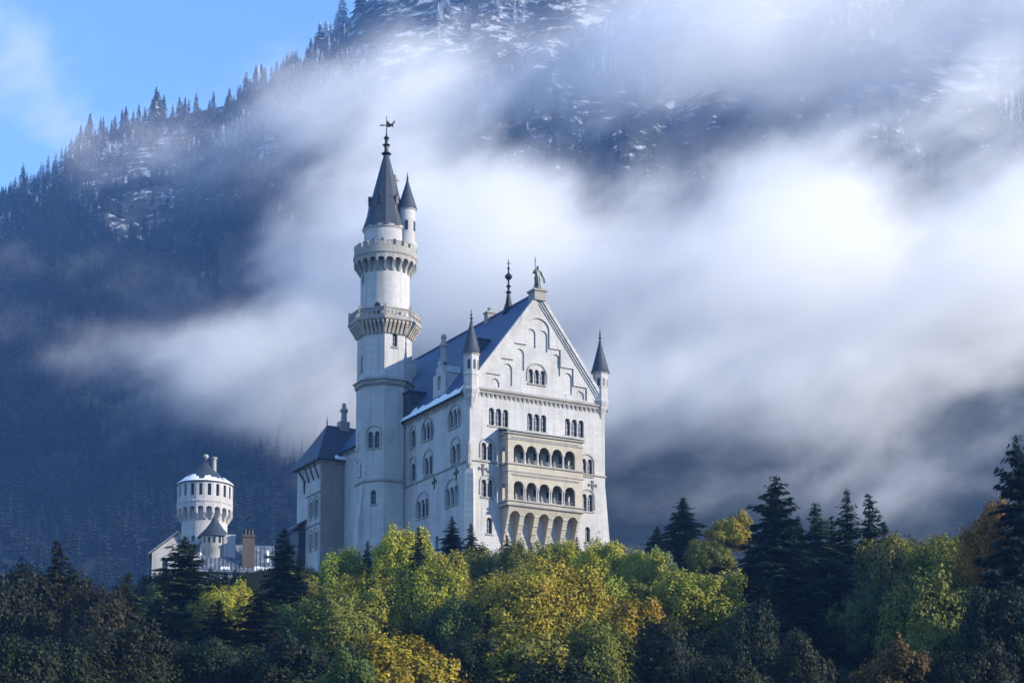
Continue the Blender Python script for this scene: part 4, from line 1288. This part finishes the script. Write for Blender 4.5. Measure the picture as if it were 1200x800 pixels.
def make_conifer(seed, H=22.0, Rb=4.0, gap=0.62, dens=1.0, droop=0.35, ragged=0.25):
    """Spruce: whorls of drooping boughs hung with needle sprays."""
    rng = np.random.default_rng(seed)
    C, N_, S, T, TAN = [], [], [], [], []
    paths = [([(0, 0, -2), (0, 0, 0), (0, 0, H * 0.5), (0, 0, H * 0.97)], [0.38, 0.32, 0.17, 0.03])]
    z = H * 0.07
    while z < H - 0.25:
        t = z / H
        L0 = Rb * (1 - t) ** 0.78 * (0.55 + 0.45 * min(1, t / 0.12)) + 0.05
        nb = int(rng.integers(7, 11)) if t < 0.85 else 6
        a0 = rng.uniform(0, 6.28)
        for k in range(nb):
            a = a0 + 2 * math.pi * k / nb + rng.normal() * 0.22
            L = L0 * (1 + ragged * rng.normal()) if rng.random() > 0.06 else L0 * 0.35
            L = max(0.12, L)
            dirh = np.array([math.cos(a), math.sin(a), 0]); side = np.array([-math.sin(a), math.cos(a), 0])
            m = max(3, int(L * 7.5 * dens))
            s = (np.arange(m) + rng.uniform(0, 1, m)) / m
            drop = -droop * L * (s ** 1.1) + 0.28 * droop * L * s ** 3 + (1 - t) * -0.02 * L
            rise = 0.35 * L * s if t > 0.8 else 0
            base = np.array([0, 0, z + rng.normal() * 0.1]) + dirh * (s * L)[:, None] + np.array([0, 0, 1.0]) * (drop + rise)[:, None]
            for sd in (-1, 1, 0):
                w = (0.16 + 0.34 * (1 - s)) * min(1.0, L / 2.2) * (0.0 if sd == 0 else 1)
                c = base + side * (sd * w)[:, None] + np.array([0, 0, -0.10]) * (w * 2 + 0.5)[:, None] + rng.normal(size=(m, 3)) * 0.07
                tan = unit(dirh * 0.75 + side * sd * 0.7 + np.array([0, 0, -0.35]) + rng.normal(size=(m, 3)) * 0.18)
                nn = unit(np.array([0, 0, 1.0]) + 0.35 * dirh + side * sd * 0.35 + rng.normal(size=(m, 3)) * 0.35)
                C.append(c); N_.append(nn); TAN.append(tan)
                S.append(np.full(m, 0.36) * rng.uniform(0.7, 1.25, m) * min(1.0, 0.28 + L / 2.2))
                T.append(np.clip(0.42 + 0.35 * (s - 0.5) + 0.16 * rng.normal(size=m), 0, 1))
            if L > 1.2:
                paths.append(([(0, 0, z), tuple(base[m // 2]), tuple(base[-1])], [0.05, 0.035, 0.012]))
        z += gap * (0.55 + 0.75 * (1 - t)) * rng.uniform(0.8, 1.2)
    C, N_, S, T, TAN = map(np.concatenate, (C, N_, S, T, TAN))
    b = unit(np.cross(N_, TAN)); s = S[:, None]
    v = np.stack([C - TAN * s * 0.9, C + b * s * 0.36, C + TAN * s * 1.1, C - b * s * 0.36], 1).reshape(-1, 3)
    f = np.arange(len(C) * 4).reshape(-1, 4)
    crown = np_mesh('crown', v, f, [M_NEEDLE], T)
    mb = limb_arrays(paths, 5)
    o = mb.build('trunk', M_BARK, smooth=True); tm = o.data; bpy.data.objects.remove(o)
    return crown, tm

BROAD = [make_broadleaf(11, 16, 6.5, 28000, 110, 0.9), make_broadleaf(23, 16, 6.2, 26000, 95, 1.0), make_broadleaf(37, 16, 7.2, 33000, 125, 0.78), make_broadleaf(41, 15, 5.2, 20000, 80, 1.1), make_broadleaf(59, 16, 6.8, 29000, 115, 0.85),
         make_broadleaf(67, 18, 9.2, 54000, 190, 0.8), make_broadleaf(83, 9, 3.4, 10000, 45, 1.0)]
BR_H = [16, 16, 16, 15, 16, 18, 9]; BR_R = [6.5, 6.2, 7.2, 5.2, 6.8, 9.2, 3.4]

CONIF = [make_conifer(3, 22, 4.3), make_conifer(8, 22, 3.6, 0.58, 1.0, 0.45), make_conifer(15, 22, 5.0, 0.7, 1.0, 0.3, 0.33), make_conifer(21, 20, 3.2, 0.55, 1.1, 0.4, 0.2)]
CO_H = [22, 22, 22, 20]; CO_R = [4.3, 3.6, 4.8, 3.2]

def tree(name, meshes, loc, rz, sxy, sz, color, label, group, cat='tree'):
    root = empty(name, loc, rz)
    root.scale = (sxy, sxy, sz)
    tag(root, label, cat, group)
    for nm, me in zip(('crown', 'trunk'), meshes):
        o = bpy.data.objects.new(nm, me); COL.objects.link(o); o.parent = root
        o.color = color
    return root

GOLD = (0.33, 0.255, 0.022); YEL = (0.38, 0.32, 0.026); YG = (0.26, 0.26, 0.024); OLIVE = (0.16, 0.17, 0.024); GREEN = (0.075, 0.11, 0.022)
ORANGE = (0.30, 0.16, 0.014); SHADE_RUST = (0.034, 0.034, 0.011); SHADE_BROWN = (0.021, 0.026, 0.008); SHADE_GREEN = (0.018, 0.028, 0.009); LGREEN = (0.16, 0.22, 0.06)  # darkest foliage tones also carry shade for the low and outer trees
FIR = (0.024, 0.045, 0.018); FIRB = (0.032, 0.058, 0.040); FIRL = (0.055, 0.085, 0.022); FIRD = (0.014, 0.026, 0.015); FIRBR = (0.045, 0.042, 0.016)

# broadleaved trees: px, py of the top, width in px, distance, colour, label
BT = [
 (470, 617, 84, 276, YEL, 'yellow topped broadleaf tree directly below the tall tower'),
 (398, 652, 92, 279, YG, 'yellow green broadleaf tree under the grey wing'),
 (352, 664, 60, 276, OLIVE, 'olive broadleaf tree just right of the slim dark spruce by the gatehouse'),
 (512, 640, 78, 272, YG, 'light olive broadleaf tree below the far end of the blue shaded wall'),
 (562, 638, 66, 286, OLIVE, 'olive broadleaf tree at the near corner of the palace'),
 (648, 636, 80, 286, YG, 'bright olive broadleaf tree touching the corbelled foot of the loggia'),
 (604, 642, 60, 282, OLIVE, 'dark olive broadleaf tree left below the loggia'),
 (706, 634, 80, 280, YEL, 'golden broadleaf tree under the right corner of the palace'),
 (748, 640, 70, 272, YG, 'tall yellow green broadleaf tree just right of the palace corner'),
 (770, 648, 60, 288, LGREEN, 'pale green broadleaf tree right of the palace against the mist'),
 (436, 676, 104, 258, YG, 'broad yellow green tree in front of the tower foot'),
 (506, 672, 92, 256, YG, 'rounded yellow green tree left of the big golden crown'),
 (268, 686, 74, 258, YEL, 'small sunlit yellow tree below the gatehouse roof'),
 (230, 700, 60, 262, OLIVE, 'olive bush like tree left of the small yellow one under the gatehouse'),
 (855, 604, 56, 300, GOLD, 'small golden crown left of the tallest dark spruce'),
 (832, 634, 64, 292, OLIVE, 'olive tree under the small golden crown'),
 (622, 664, 178, 240, GOLD, 'largest golden broadleaf crown in the middle of the wood'),
 (690, 676, 110, 250, YG, 'olive gold crown right behind the largest golden one'),
 (812, 668, 122, 246, YG, 'bright lime yellow tree on the edge of the dark spruces'),
 (768, 690, 90, 254, OLIVE, 'olive green tree between the orange crown and the lime tree'),
 (738, 706, 92, 224, (0.34, 0.19, 0.016), 'round orange crown right of the largest golden tree'),
 (392, 702, 120, 240, OLIVE, 'wide olive tree in the middle left of the wood'),
 (340, 712, 90, 246, GREEN, 'green tree below the slim spruce by the gatehouse'),
 (540, 700, 90, 238, GREEN, 'shaded green tree left under the largest golden crown'),
 (612, 730, 150, 205, OLIVE, 'dark yellow green tree low in the middle of the wood'),
 (478, 746, 150, 200, GOLD, 'broad golden tree at the bottom left of the middle'),
 (700, 742, 110, 205, OLIVE, 'shaded olive tree below the orange crown'),
 (552, 748, 100, 204, SHADE_GREEN, 'dark green tree between the two lowest golden crowns'),
 (1052, 622, 116, 252, (0.12, 0.12, 0.022), 'olive gold crown just right of the twin dark spruces'),
 (1124, 632, 140, 244, (0.19, 0.18, 0.024), 'broad sun edged olive crown in the right of the wood'),
 (1164, 590, 96, 232, (0.26, 0.125, 0.015), 'orange brown tree under the dark spruce on the right edge'),
 (1090, 690, 130, 226, OLIVE, 'shaded olive tree below the sun edged crown on the right'),
 (1010, 690, 100, 238, GREEN, 'deep green tree below the twin dark spruces'),
 (1180, 680, 120, 216, SHADE_GREEN, 'dark green tree low on the right edge'),
 (1045, 762, 120, 186, (0.09, 0.055, 0.014), 'rust brown tree at the bottom right'),
 (940, 744, 90, 200, SHADE_BROWN, 'dark olive tree in the dark hollow right of the lime tree'),
 (880, 720, 90, 215, SHADE_GREEN, 'dark green tree at the foot of the tallest spruce'),
 (1140, 756, 130, 184, SHADE_BROWN, 'dark tree in the bottom right corner'),
 (58, 662, 130, 240, SHADE_BROWN, 'dark olive tree behind the ragged brown spruce'),
 (4, 664, 110, 234, SHADE_BROWN, 'very dark tree on the left edge'),
 (116, 688, 110, 228, SHADE_RUST, 'drab dark tree left of the dark green spruce'),
 (150, 744, 150, 198, SHADE_BROWN, 'wide dark tree low on the left'),
 (40, 748, 160, 190, SHADE_BROWN, 'largest dark tree in the bottom left corner'),
 (250, 748, 120, 205, SHADE_GREEN, 'dark green tree low between the dark left trees and the gold'),
 (330, 756, 130, 200, SHADE_GREEN, 'deep green tree left of the lowest golden crown'),
 (195, 690, 70, 262, GREEN, 'green tree behind the ragged spruce below the round tower'),
 (780, 740, 110, 206, SHADE_GREEN, 'dark green tree low under the lime yellow tree'),
 (850, 770, 110, 186, SHADE_BROWN, 'dark tree at the bottom right of the middle'),
 (186, 668, 60, 335, SHADE_GREEN, 'dark green tree below the gabled bay of the gatehouse'),
 (214, 690, 60, 345, OLIVE, 'olive tree below the left end of the gatehouse roof'),
 (258, 669, 60, 345, SHADE_GREEN, 'dark tree right below the seamed gatehouse roof'),
 (302, 673, 60, 342, GREEN, 'green tree below the gatehouse chimney'),
 (338, 680, 50, 320, SHADE_GREEN, 'dark green tree between gatehouse and grey wing'),
 (362, 668, 44, 322, OLIVE, 'small olive tree at the foot of the grey wing'),
 (410, 772, 110, 186, GREEN, 'green tree on the bottom edge left of the golden crown'),
 (660, 774, 130, 184, SHADE_GREEN, 'dark green tree on the bottom edge in the middle'),
]
rng = random.Random(21)
def gz(x, y): return float(hill_h(np.float64(x), np.float64(y)))
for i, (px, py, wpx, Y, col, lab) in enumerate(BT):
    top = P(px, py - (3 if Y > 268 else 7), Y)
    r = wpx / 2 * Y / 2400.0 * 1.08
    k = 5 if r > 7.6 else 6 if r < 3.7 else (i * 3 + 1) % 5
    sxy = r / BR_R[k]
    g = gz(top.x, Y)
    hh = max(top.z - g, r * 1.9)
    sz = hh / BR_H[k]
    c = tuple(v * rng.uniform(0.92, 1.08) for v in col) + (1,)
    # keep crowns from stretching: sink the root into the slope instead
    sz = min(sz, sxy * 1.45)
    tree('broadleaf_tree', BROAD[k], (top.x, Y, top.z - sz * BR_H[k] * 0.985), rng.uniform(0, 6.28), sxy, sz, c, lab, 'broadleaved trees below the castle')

# conifers: px, py of the tip, width in px at the base, distance, colour, label, mesh
CT = [
 (908, 552, 108, 262, FIR, 'tallest dark spruce right of the golden crown', 2),
 (955, 584, 84, 268, FIRL, 'mid green spruce close right of the tallest spruce', 0),
 (992, 572, 74, 262, FIR, 'left one of the twin dark spruces', 1),
 (1018, 573, 84, 264, FIR, 'right one of the twin dark spruces', 0),
 (800, 582, 66, 318, FIRB, 'blue green spruce standing alone against the mist right of the palace', 3),
 (1190, 500, 104, 226, FIRD, 'tall dark spruce on the right edge', 2),
 (333, 618, 70, 264, FIR, 'slim dark spruce between the gatehouse and the grey wing', 1),
 (218, 624, 100, 262, FIRL, 'ragged spruce in front of the round tower', 2),
 (68, 628, 96, 238, FIRBR, 'ragged brown green spruce rising on the left', 0),
 (150, 666, 80, 252, FIRL, 'dark green spruce left of the round tower', 0),
 (490, 616, 52, 262, FIR, 'slim dark spruce in front of the yellow tree below the tower', 1),
 (530, 604, 44, 291, FIRB, 'small blue green spruce against the shaded palace wall', 3),
 (552, 612, 38, 289, FIRB, 'smaller spruce beside the palace corner buttress', 3),
 (594, 626, 42, 287, FIRB, 'small dark spruce left of the corbelled foot', 1),
 (622, 634, 34, 286, FIRB, 'tiny dark spruce below the corbelled foot', 3),
 (676, 628, 34, 287, FIRB, 'small spruce right of the corbelled foot', 1),
 (431, 632, 34, 288, FIRB, 'small spruce at the foot of the tower', 3),
 (302, 686, 100, 232, FIRBR, 'wide drab spruce below the gatehouse chimney', 2),
 (256, 700, 90, 236, FIRD, 'dark spruce under the small yellow tree', 0),
 (930, 640, 90, 240, FIRD, 'dark spruce in front of the tallest one', 1),
 (985, 650, 90, 238, FIRD, 'dark spruce in front of the twin spruces', 2),
 (895, 672, 90, 232, FIRD, 'dark lower spruce right of the lime yellow tree', 0),
 (934, 604, 70, 266, FIRD, 'dark spruce squeezed between the tallest and the mid green one', 1),
 (974, 600, 70, 270, FIR, 'spruce behind the left one of the twin dark spruces', 0),
 (882, 622, 80, 264, FIRD, 'dark spruce at the left foot of the tallest spruce', 0),
 (1036, 612, 64, 268, FIRD, 'dark spruce at the right foot of the twin dark spruces', 1),
 (30, 662, 90, 244, FIRBR, 'brown green spruce left of the ragged brown one', 2),
 (104, 676, 90, 240, FIRBR, 'brown green spruce right of the ragged brown one', 0),
 (196, 664, 70, 268, FIR, 'dark spruce left of the ragged one by the round tower', 1),
 (770, 616, 50, 310, FIRL, 'small pale green spruce left of the lone blue green one', 3),
 (350, 648, 60, 262, FIRD, 'dark spruce leaning against the slim one by the wing', 0),
 (1150, 620, 80, 246, FIRD, 'dark spruce half hidden behind the sun edged crown', 1),
 (184, 700, 90, 238, FIRD, 'dark spruce below the ragged one by the round tower', 1),
 (572, 716, 60, 226, FIRD, 'dark spruce in the gap left of the low olive tree', 1),
]
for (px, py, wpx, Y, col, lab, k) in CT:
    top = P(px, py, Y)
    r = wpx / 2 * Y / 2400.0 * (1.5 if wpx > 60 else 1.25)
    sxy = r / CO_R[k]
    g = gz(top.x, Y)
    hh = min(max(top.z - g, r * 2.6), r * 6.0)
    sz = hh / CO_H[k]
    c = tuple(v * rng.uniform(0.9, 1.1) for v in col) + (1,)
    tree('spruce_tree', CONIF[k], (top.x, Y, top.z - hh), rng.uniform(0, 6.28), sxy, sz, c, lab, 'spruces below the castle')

# fill the slope between the trees that stand out
ORD = ['first', 'second', 'third', 'fourth', 'fifth', 'sixth', 'seventh', 'eighth', 'ninth', 'tenth', 'eleventh', 'twelfth', 'thirteenth', 'fourteenth', 'fifteenth', 'sixteenth', 'seventeenth', 'eighteenth', 'nineteenth', 'twentieth']
def ordinal(i):
    tens = {2: 'twenty', 3: 'thirty', 4: 'forty', 5: 'fifty', 6: 'sixty', 7: 'seventy', 8: 'eighty', 9: 'ninety'}
    i += 1
    if i <= 20: return ORD[i - 1]
    t, u = divmod(i, 10)
    return (tens[t][:-1] + 'ieth') if u == 0 else tens[t] + '-' + ORD[u - 1]
FILL = []
for row, (Y, n, x0, x1) in enumerate(((178, 13, -20, 1220), (206, 14, -10, 1215), (232, 15, 0, 1200), (258, 16, 10, 1190), (280, 15, 30, 1180))):
    for i in range(n):
        px = x0 + (x1 - x0) * (i + 0.5 + rng.uniform(-0.35, 0.35)) / n
        FILL.append((row, px, Y + rng.uniform(-9, 9)))
ROWS = ['lowest', 'second lowest', 'middle', 'second highest', 'highest']
for row in range(5):
    lst = sorted([f for f in FILL if f[0] == row], key=lambda f: f[1])
    for i, (rw, px, Y) in enumerate(lst):
        x = (px - 600) / 2400.0 * Y
        if rw == 4 and 330 < px < 730: hgt = rng.uniform(5.5, 7.5)
        else: hgt = rng.uniform(8, 11.5)
        g = gz(x, Y)
        # stay lower than the skyline of the trees that stand out
        maxz = (1100 - (745 if rw < 2 else 710 if rw < 3 else 682)) / 2400.0 * Y
        z = min(g + hgt, maxz)
        k = rng.randrange(5)
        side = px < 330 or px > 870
        col = rng.choice([SHADE_GREEN, SHADE_BROWN, SHADE_GREEN, SHADE_GREEN] if side else [SHADE_GREEN, SHADE_GREEN, GREEN] if rw < 2 else [GREEN, SHADE_GREEN, SHADE_GREEN, OLIVE])  # outer trees and lower rows coloured darker in place of shade
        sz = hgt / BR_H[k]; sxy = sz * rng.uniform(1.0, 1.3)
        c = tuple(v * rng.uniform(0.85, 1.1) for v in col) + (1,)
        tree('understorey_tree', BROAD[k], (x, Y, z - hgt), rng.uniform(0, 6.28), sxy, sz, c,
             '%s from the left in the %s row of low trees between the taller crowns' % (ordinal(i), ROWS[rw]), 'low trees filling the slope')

# ------------------------------------------------------------------ far firs
def make_far_fir(seed, H=26.0, Rb=6.2, tiers=14):
    """Fir for the ridge two kilometres away: ragged tiers of boughs."""
    rg = np.random.default_rng(seed)
    V, Fc, T = [], [], []
    z = H * 0.05; b = 0
    while z < H * 0.98:
        t = z / H
        L0 = Rb * (1 - t) ** 0.8 + 0.25
        nb = 9
        a0 = rg.uniform(0, 6.28)
        for k in range(nb):
            a = a0 + 2 * math.pi * k / nb + rg.normal() * 0.2
            L = L0 * max(0.35, 1 + 0.28 * rg.normal())
            dx, dy = math.cos(a), math.sin(a); w = 0.24 * L + 0.3
            p0 = (0, 0, z + 0.9); p1 = (dx * L * .55 - dy * w, dy * L * .55 + dx * w, z - 0.22 * L); p2 = (dx * L, dy * L, z - 0.5 * L); p3 = (dx * L * .55 + dy * w, dy * L * .55 - dx * w, z - 0.25 * L)
            V += [p0, p1, p2, p3]; Fc.append((b, b + 1, b + 2, b + 3)); b += 4
            T.append(np.clip(0.45 + 0.25 * rg.normal(), 0, 1))
        z += 1.0 * H / tiers * (0.55 + 0.6 * (1 - t)) * rg.uniform(0.8, 1.2)
    return np.array(V), np.array(Fc), np.array(T)

def snowy_fir_mat():
    m, n, l, b = mat_new('snow_dusted_firs')
    at = n.new('ShaderNodeAttribute'); at.attribute_name = 'tint'
    geo = n.new('ShaderNodeNewGeometry')
    t = noise(n, l, 0.02, 5, 0.65, geo.outputs['Position'])
    t2 = noise(n, l, 0.35, 2, 0.6, geo.outputs['Position'])
    sep = n.new('ShaderNodeSeparateXYZ'); l.new(geo.outputs['Position'], sep.inputs[0])
    mr = n.new('ShaderNodeMapRange'); mr.inputs['From Min'].default_value = 350; mr.inputs['From Max'].default_value = 900
    mr.inputs['To Min'].default_value = -0.28; mr.inputs['To Max'].default_value = 0.10
    l.new(sep.outputs[2], mr.inputs['Value'])
    a1 = n.new('ShaderNodeMath'); a1.operation = 'ADD'; l.new(t, a1.inputs[0]); l.new(mr.outputs[0], a1.inputs[1])
    a2 = n.new('ShaderNodeMath'); a2.operation = 'MULTIPLY_ADD'; a2.inputs[1].default_value = 0.35; l.new(t2, a2.inputs[0]); l.new(a1.outputs[0], a2.inputs[2])
    sf = ramp(n, l, a2.outputs[0], 0.72, 0.86)
    c = ramp(n, l, at.outputs['Fac'], 0.0, 1.0, (0.004, 0.009, 0.009, 1), (0.018, 0.028, 0.022, 1))  # fir colour darkened to stand in for cloud shadow on the slope
    l.new(mixc(n, l, sf, c, (0.7, 0.75, 0.82, 1)), b.inputs['Base Color'])
    b.inputs['Roughness'].default_value = 0.9; b.inputs['Specular IOR Level'].default_value = 0.1
    return m
M_FARFIR = snowy_fir_mat()

FV = [make_far_fir(s) for s in (1, 2, 3, 4)]
far_meshes = [np_mesh('far_fir', v, f, [M_FARFIR], t) for v, f, t in FV]
rg = np.random.default_rng(77)
# those one can tell apart stand on the skyline
sky_px = []
px = 2.0
while px < 640:
    sky_px.append(px); px += rg.choice([rg.uniform(3, 7), rg.uniform(3, 7), rg.uniform(10, 22)])
for i, px in enumerate(sky_px):
    Y = 2000 + rg.uniform(-35, 14)
    x = (px - 600) / 2400.0 * Y
    z = float(mount_h(np.float64(x), np.float64(Y)))
    s = rg.uniform(0.75, 1.5) * (1.0 if rg.random() > 0.2 else 0.6)
    o = bpy.data.objects.new('ridge_fir', far_meshes[i % 4]); COL.objects.link(o)
    o.location = (x, Y, z - 1.5); o.rotation_euler = (0, 0, rg.uniform(0, 6.28)); o.scale = (s * rg.uniform(0.8, 1.1), s * rg.uniform(0.8, 1.1), s * rg.uniform(0.9, 1.2))
    tag(o, '%s fir from the left along the misty skyline ridge' % ordinal(i), 'tree', 'firs on the mountain skyline')

def forest_object(name, label, n, xr, yr, hfun, smin, smax, seed, keep, mat, base):
    g = np.random.default_rng(seed)
    V, Fc, T = [], [], []; off = 0; k = 0
    while k < n:
        x = g.uniform(*xr); y = g.uniform(*yr)
        if not keep(x, y, g): continue
        z = float(hfun(np.float64(x), np.float64(y))); s = g.uniform(smin, smax)
        v, f, t = base[k % len(base)]
        a = g.uniform(0, 6.28); ca, sa = math.cos(a), math.sin(a)
        vv = v * s
        V.append(np.stack([vv[:, 0] * ca - vv[:, 1] * sa + x, vv[:, 0] * sa + vv[:, 1] * ca + y, vv[:, 2] + z - 1.0], 1))
        Fc.append(f + off); T.append(np.clip(t + g.uniform(-0.25, 0.25), 0, 1)); off += len(v); k += 1
    me = np_mesh(name, np.concatenate(V), np.concatenate(Fc), [mat], np.concatenate(T))
    o = bpy.data.objects.new(name, me); COL.objects.link(o)
    tag(o, label, 'forest', kind='stuff')
    return o
SIMPLE = [make_far_fir(s, 24, 4.6, 9) for s in (31, 32, 33)]
def keep_m(x, y, g):
    if abs(x) > 0.30 * y + 60: return False
    if x > 40 and y < 1480: return False
    return fbm(np.float64(x), np.float64(y * 0.6), 210, 4) > -0.55 + (y - 1000) / 2600.0 * g.uniform(0.2, 1.6) + (0.5 if x > -130 and y > 1450 else 0)
forest_object('mountain_forest', 'dark snow dusted fir forest covering the mountain side behind the mist', 9500, (-680, 700), (760, 2000), mount_h, 0.5, 0.95, 5, keep_m, M_FARFIR, SIMPLE)
forest_object('shading_spur_wood', 'unseen wood on the added shading spur right of the castle slope', 900, (120, 400), (-180, 420), lambda x, y: -2 + shade_h(x, y), 0.5, 0.9, 6, lambda x, y, g: True, M_FARFIR, SIMPLE)  # trees on the unseen spur, added to block the low sun

# ------------------------------------------------------------------ mist and haze
def build_mist():
    """Mist banks between castle and mountain: a density grid of soft puffs torn by noise."""
    me = bpy.data.meshes.new('mist')
    me.from_pydata([(0, 0, 0)], [], [])
    o = bpy.data.objects.new('mist', me); COL.objects.link(o)
    tag(o, 'bright white mist bank drifting between the castle and the mountain', 'mist', kind='stuff')
    m = bpy.data.materials.new('mist_volume'); m.use_nodes = True
    nt = m.node_tree; nt.nodes.clear()
    out = nt.nodes.new('ShaderNodeOutputMaterial')
    pv = nt.nodes.new('ShaderNodeVolumePrincipled')
    pv.inputs['Color'].default_value = (1.0, 0.988, 0.965, 1)
    pv.inputs['Density'].default_value = 1.0
    pv.inputs['Anisotropy'].default_value = MIST_G
    nt.links.new(pv.outputs[0], out.inputs['Volume'])
    g = bpy.data.node_groups.new('mist_field', 'GeometryNodeTree')
    g.interface.new_socket('Geometry', in_out='INPUT', socket_type='NodeSocketGeometry')
    g.interface.new_socket('Geometry', in_out='OUTPUT', socket_type='NodeSocketGeometry')
    N, L = g.nodes, g.links
    go = N.new('NodeGroupOutput')
    pos = N.new('GeometryNodeInputPosition')
    def math_(op, a, b=None, c=None, clamp=False):
        q = N.new('ShaderNodeMath'); q.operation = op; q.use_clamp = clamp
        for i, v in enumerate((a, b, c)):
            if v is None: continue
            if hasattr(v, 'links'): L.new(v, q.inputs[i])
            else: q.inputs[i].default_value = v
        return q.outputs[0]
    def vmath(op, a, b):
        q = N.new('ShaderNodeVectorMath'); q.operation = op
        for i, v in enumerate((a, b)):
            if hasattr(v, 'links'): L.new(v, q.inputs[i])
            else: q.inputs[i].default_value = v
        return q
    def noise_(scale, detail, rough, vec, out=0, dist=0.0):
        q = N.new('ShaderNodeTexNoise')
        q.inputs['Scale'].default_value = scale; q.inputs['Detail'].default_value = detail
        q.inputs['Roughness'].default_value = rough; q.inputs['Distortion'].default_value = dist
        L.new(vec, q.inputs['Vector'])
        return q.outputs[out]
    # the puffs are bent by a broad noise before they are summed
    warp = noise_(0.0045, 3, 0.55, pos.outputs[0], 1)
    w2 = vmath('SUBTRACT', warp, (0.5, 0.5, 0.5)).outputs[0]
    w3 = vmath('MULTIPLY', w2, (170, 140, 150)).outputs[0]
    wp = vmath('ADD', pos.outputs[0], w3).outputs[0]
    tot = None
    for (px, py, rx, ry, Y, rd, wgt) in PUFFS:
        c = P(px, py, Y); k = Y / 2400.0
        d = vmath('SUBTRACT', wp, tuple(c)).outputs[0]
        d = vmath('DIVIDE', d, (rx * k, rd, ry * k)).outputs[0]
        ln = N.new('ShaderNodeVectorMath'); ln.operation = 'LENGTH'; L.new(d, ln.inputs[0])
        f = math_('SUBTRACT', 1.0, ln.outputs[1], clamp=True)
        f = math_('MULTIPLY', f, wgt)
        tot = f if tot is None else math_('ADD', tot, f)
    tot = math_('MINIMUM', tot, 1.0)
    rot = N.new('ShaderNodeVectorRotate'); rot.rotation_type = 'Y_AXIS'; rot.inputs['Angle'].default_value = R(28)
    L.new(pos.outputs[0], rot.inputs['Vector'])
    sv = vmath('MULTIPLY', rot.outputs[0], (0.62, 0.9, 1.35)).outputs[0]       # drawn out along the drift
    swirl = vmath('MULTIPLY', vmath('SUBTRACT', noise_(0.016, 4, 0.6, sv, 1), (0.5, 0.5, 0.5)).outputs[0], (70, 60, 70)).outputs[0]
    sv = vmath('ADD', sv, swirl).outputs[0]
    n1 = noise_(0.0085, 9, 0.73, sv, 0, 0.0)
    nn = math_('MULTIPLY', math_('SUBTRACT', n1, 0.5), MIST_TEAR)
    # noise only tears where there is some puff
    val = math_('ADD', tot, math_('MULTIPLY', nn, math_('MINIMUM', math_('MULTIPLY', tot, 6.0), 1.0)))
    mr = N.new('ShaderNodeMapRange'); mr.interpolation_type = 'SMOOTHSTEP'
    L.new(val, mr.inputs['Value'])
    mr.inputs['From Min'].default_value = 0.0; mr.inputs['From Max'].default_value = 0.95
    mr.inputs['To Min'].default_value = 0.0; mr.inputs['To Max'].default_value = 1.0
    dens = math_('MULTIPLY', math_('POWER', mr.outputs[0], 2.0), MIST_D)
    vc = N.new('GeometryNodeVolumeCube')
    L.new(dens, vc.inputs['Density'])
    lo, hi, vox = Vector(MIST_BOX[0]), Vector(MIST_BOX[1]), MIST_VOX
    vc.inputs['Min'].default_value = lo; vc.inputs['Max'].default_value = hi
    for i, ax in enumerate('XYZ'):
        vc.inputs['Resolution ' + ax].default_value = int((hi[i] - lo[i]) / vox)
    sm = N.new('GeometryNodeSetMaterial'); sm.inputs['Material'].default_value = m
    L.new(vc.outputs[0], sm.inputs['Geometry'])
    L.new(sm.outputs[0], go.inputs[0])
    md = o.modifiers.new('mist_field', 'NODES'); md.node_group = g
    me.materials.append(m)
    return o

# px, py, half width, half height (in photograph pixels at that distance), distance, half depth in metres, weight
PUFFS = [
    (740, 360, 340, 200, 1250, 190, 1.3),
    (1060, 350, 300, 200, 1250, 200, 1.3),
    (1180, 230, 180, 160, 1270, 150, 1.0),
    (1380, 280, 230, 240, 1280, 160, 0.9),
    (540, 280, 200, 170, 1230, 140, 1.05),
    (470, 120, 170, 100, 1300, 120, 0.66),
    (330, 145, 200, 75, 1320, 110, 0.5),
    (420, 230, 150, 130, 1280, 100, 0.55),
    (640, 100, 260, 150, 1330, 140, 0.62),
    (880, 110, 330, 120, 1330, 130, 0.62),
    (960, 15, 430, 140, 1330, 160, 1.0),
    (1350, 20, 300, 150, 1330, 160, 1.0),
    (250, 430, 300, 110, 1200, 110, 0.72),
    (90, 400, 200, 40, 1200, 70, 0.55),
    (360, 490, 200, 140, 1180, 110, 0.78),
    (600, 480, 280, 140, 1180, 130, 1.0),
    (900, 490, 340, 120, 1180, 130, 0.9),
    (410, 340, 130, 120, 1230, 90, 0.75),
    (980, 590, 480, 110, 1150, 130, 0.5),
    (190, 190, 220, 100, 1340, 100, 0.42),
    (150, 330, 220, 70, 1250, 80, 0.36),
    (15, 95, 100, 65, 1300, 90, 0.75),
    (90, 45, 60, 25, 1300, 60, 0.35),
]
MIST_D = 0.020
MIST_G = 0.0
MIST_TEAR = 3.1
MIST_VOX = 3.2
MIST_BOX = ((-480, 1000, 150), (740, 1500, 770))
build_mist()

def build_haze():
    mb = MB(); mb.box(-2650, 2650, -2650, 4250, -4.5, 1120)
    m = bpy.data.materials.new('haze_air'); m.use_nodes = True
    nt = m.node_tree; nt.nodes.clear()
    out = nt.nodes.new('ShaderNodeOutputMaterial')
    pv = nt.nodes.new('ShaderNodeVolumePrincipled')
    pv.inputs['Color'].default_value = (0.20, 0.44, 0.95, 1)
    pv.inputs['Density'].default_value = HAZE_D
    nt.links.new(pv.outputs[0], out.inputs['Volume'])
    o = mb.build('haze', m)
    tag(o, kind='stuff')
HAZE_D = 0.00012
build_haze()
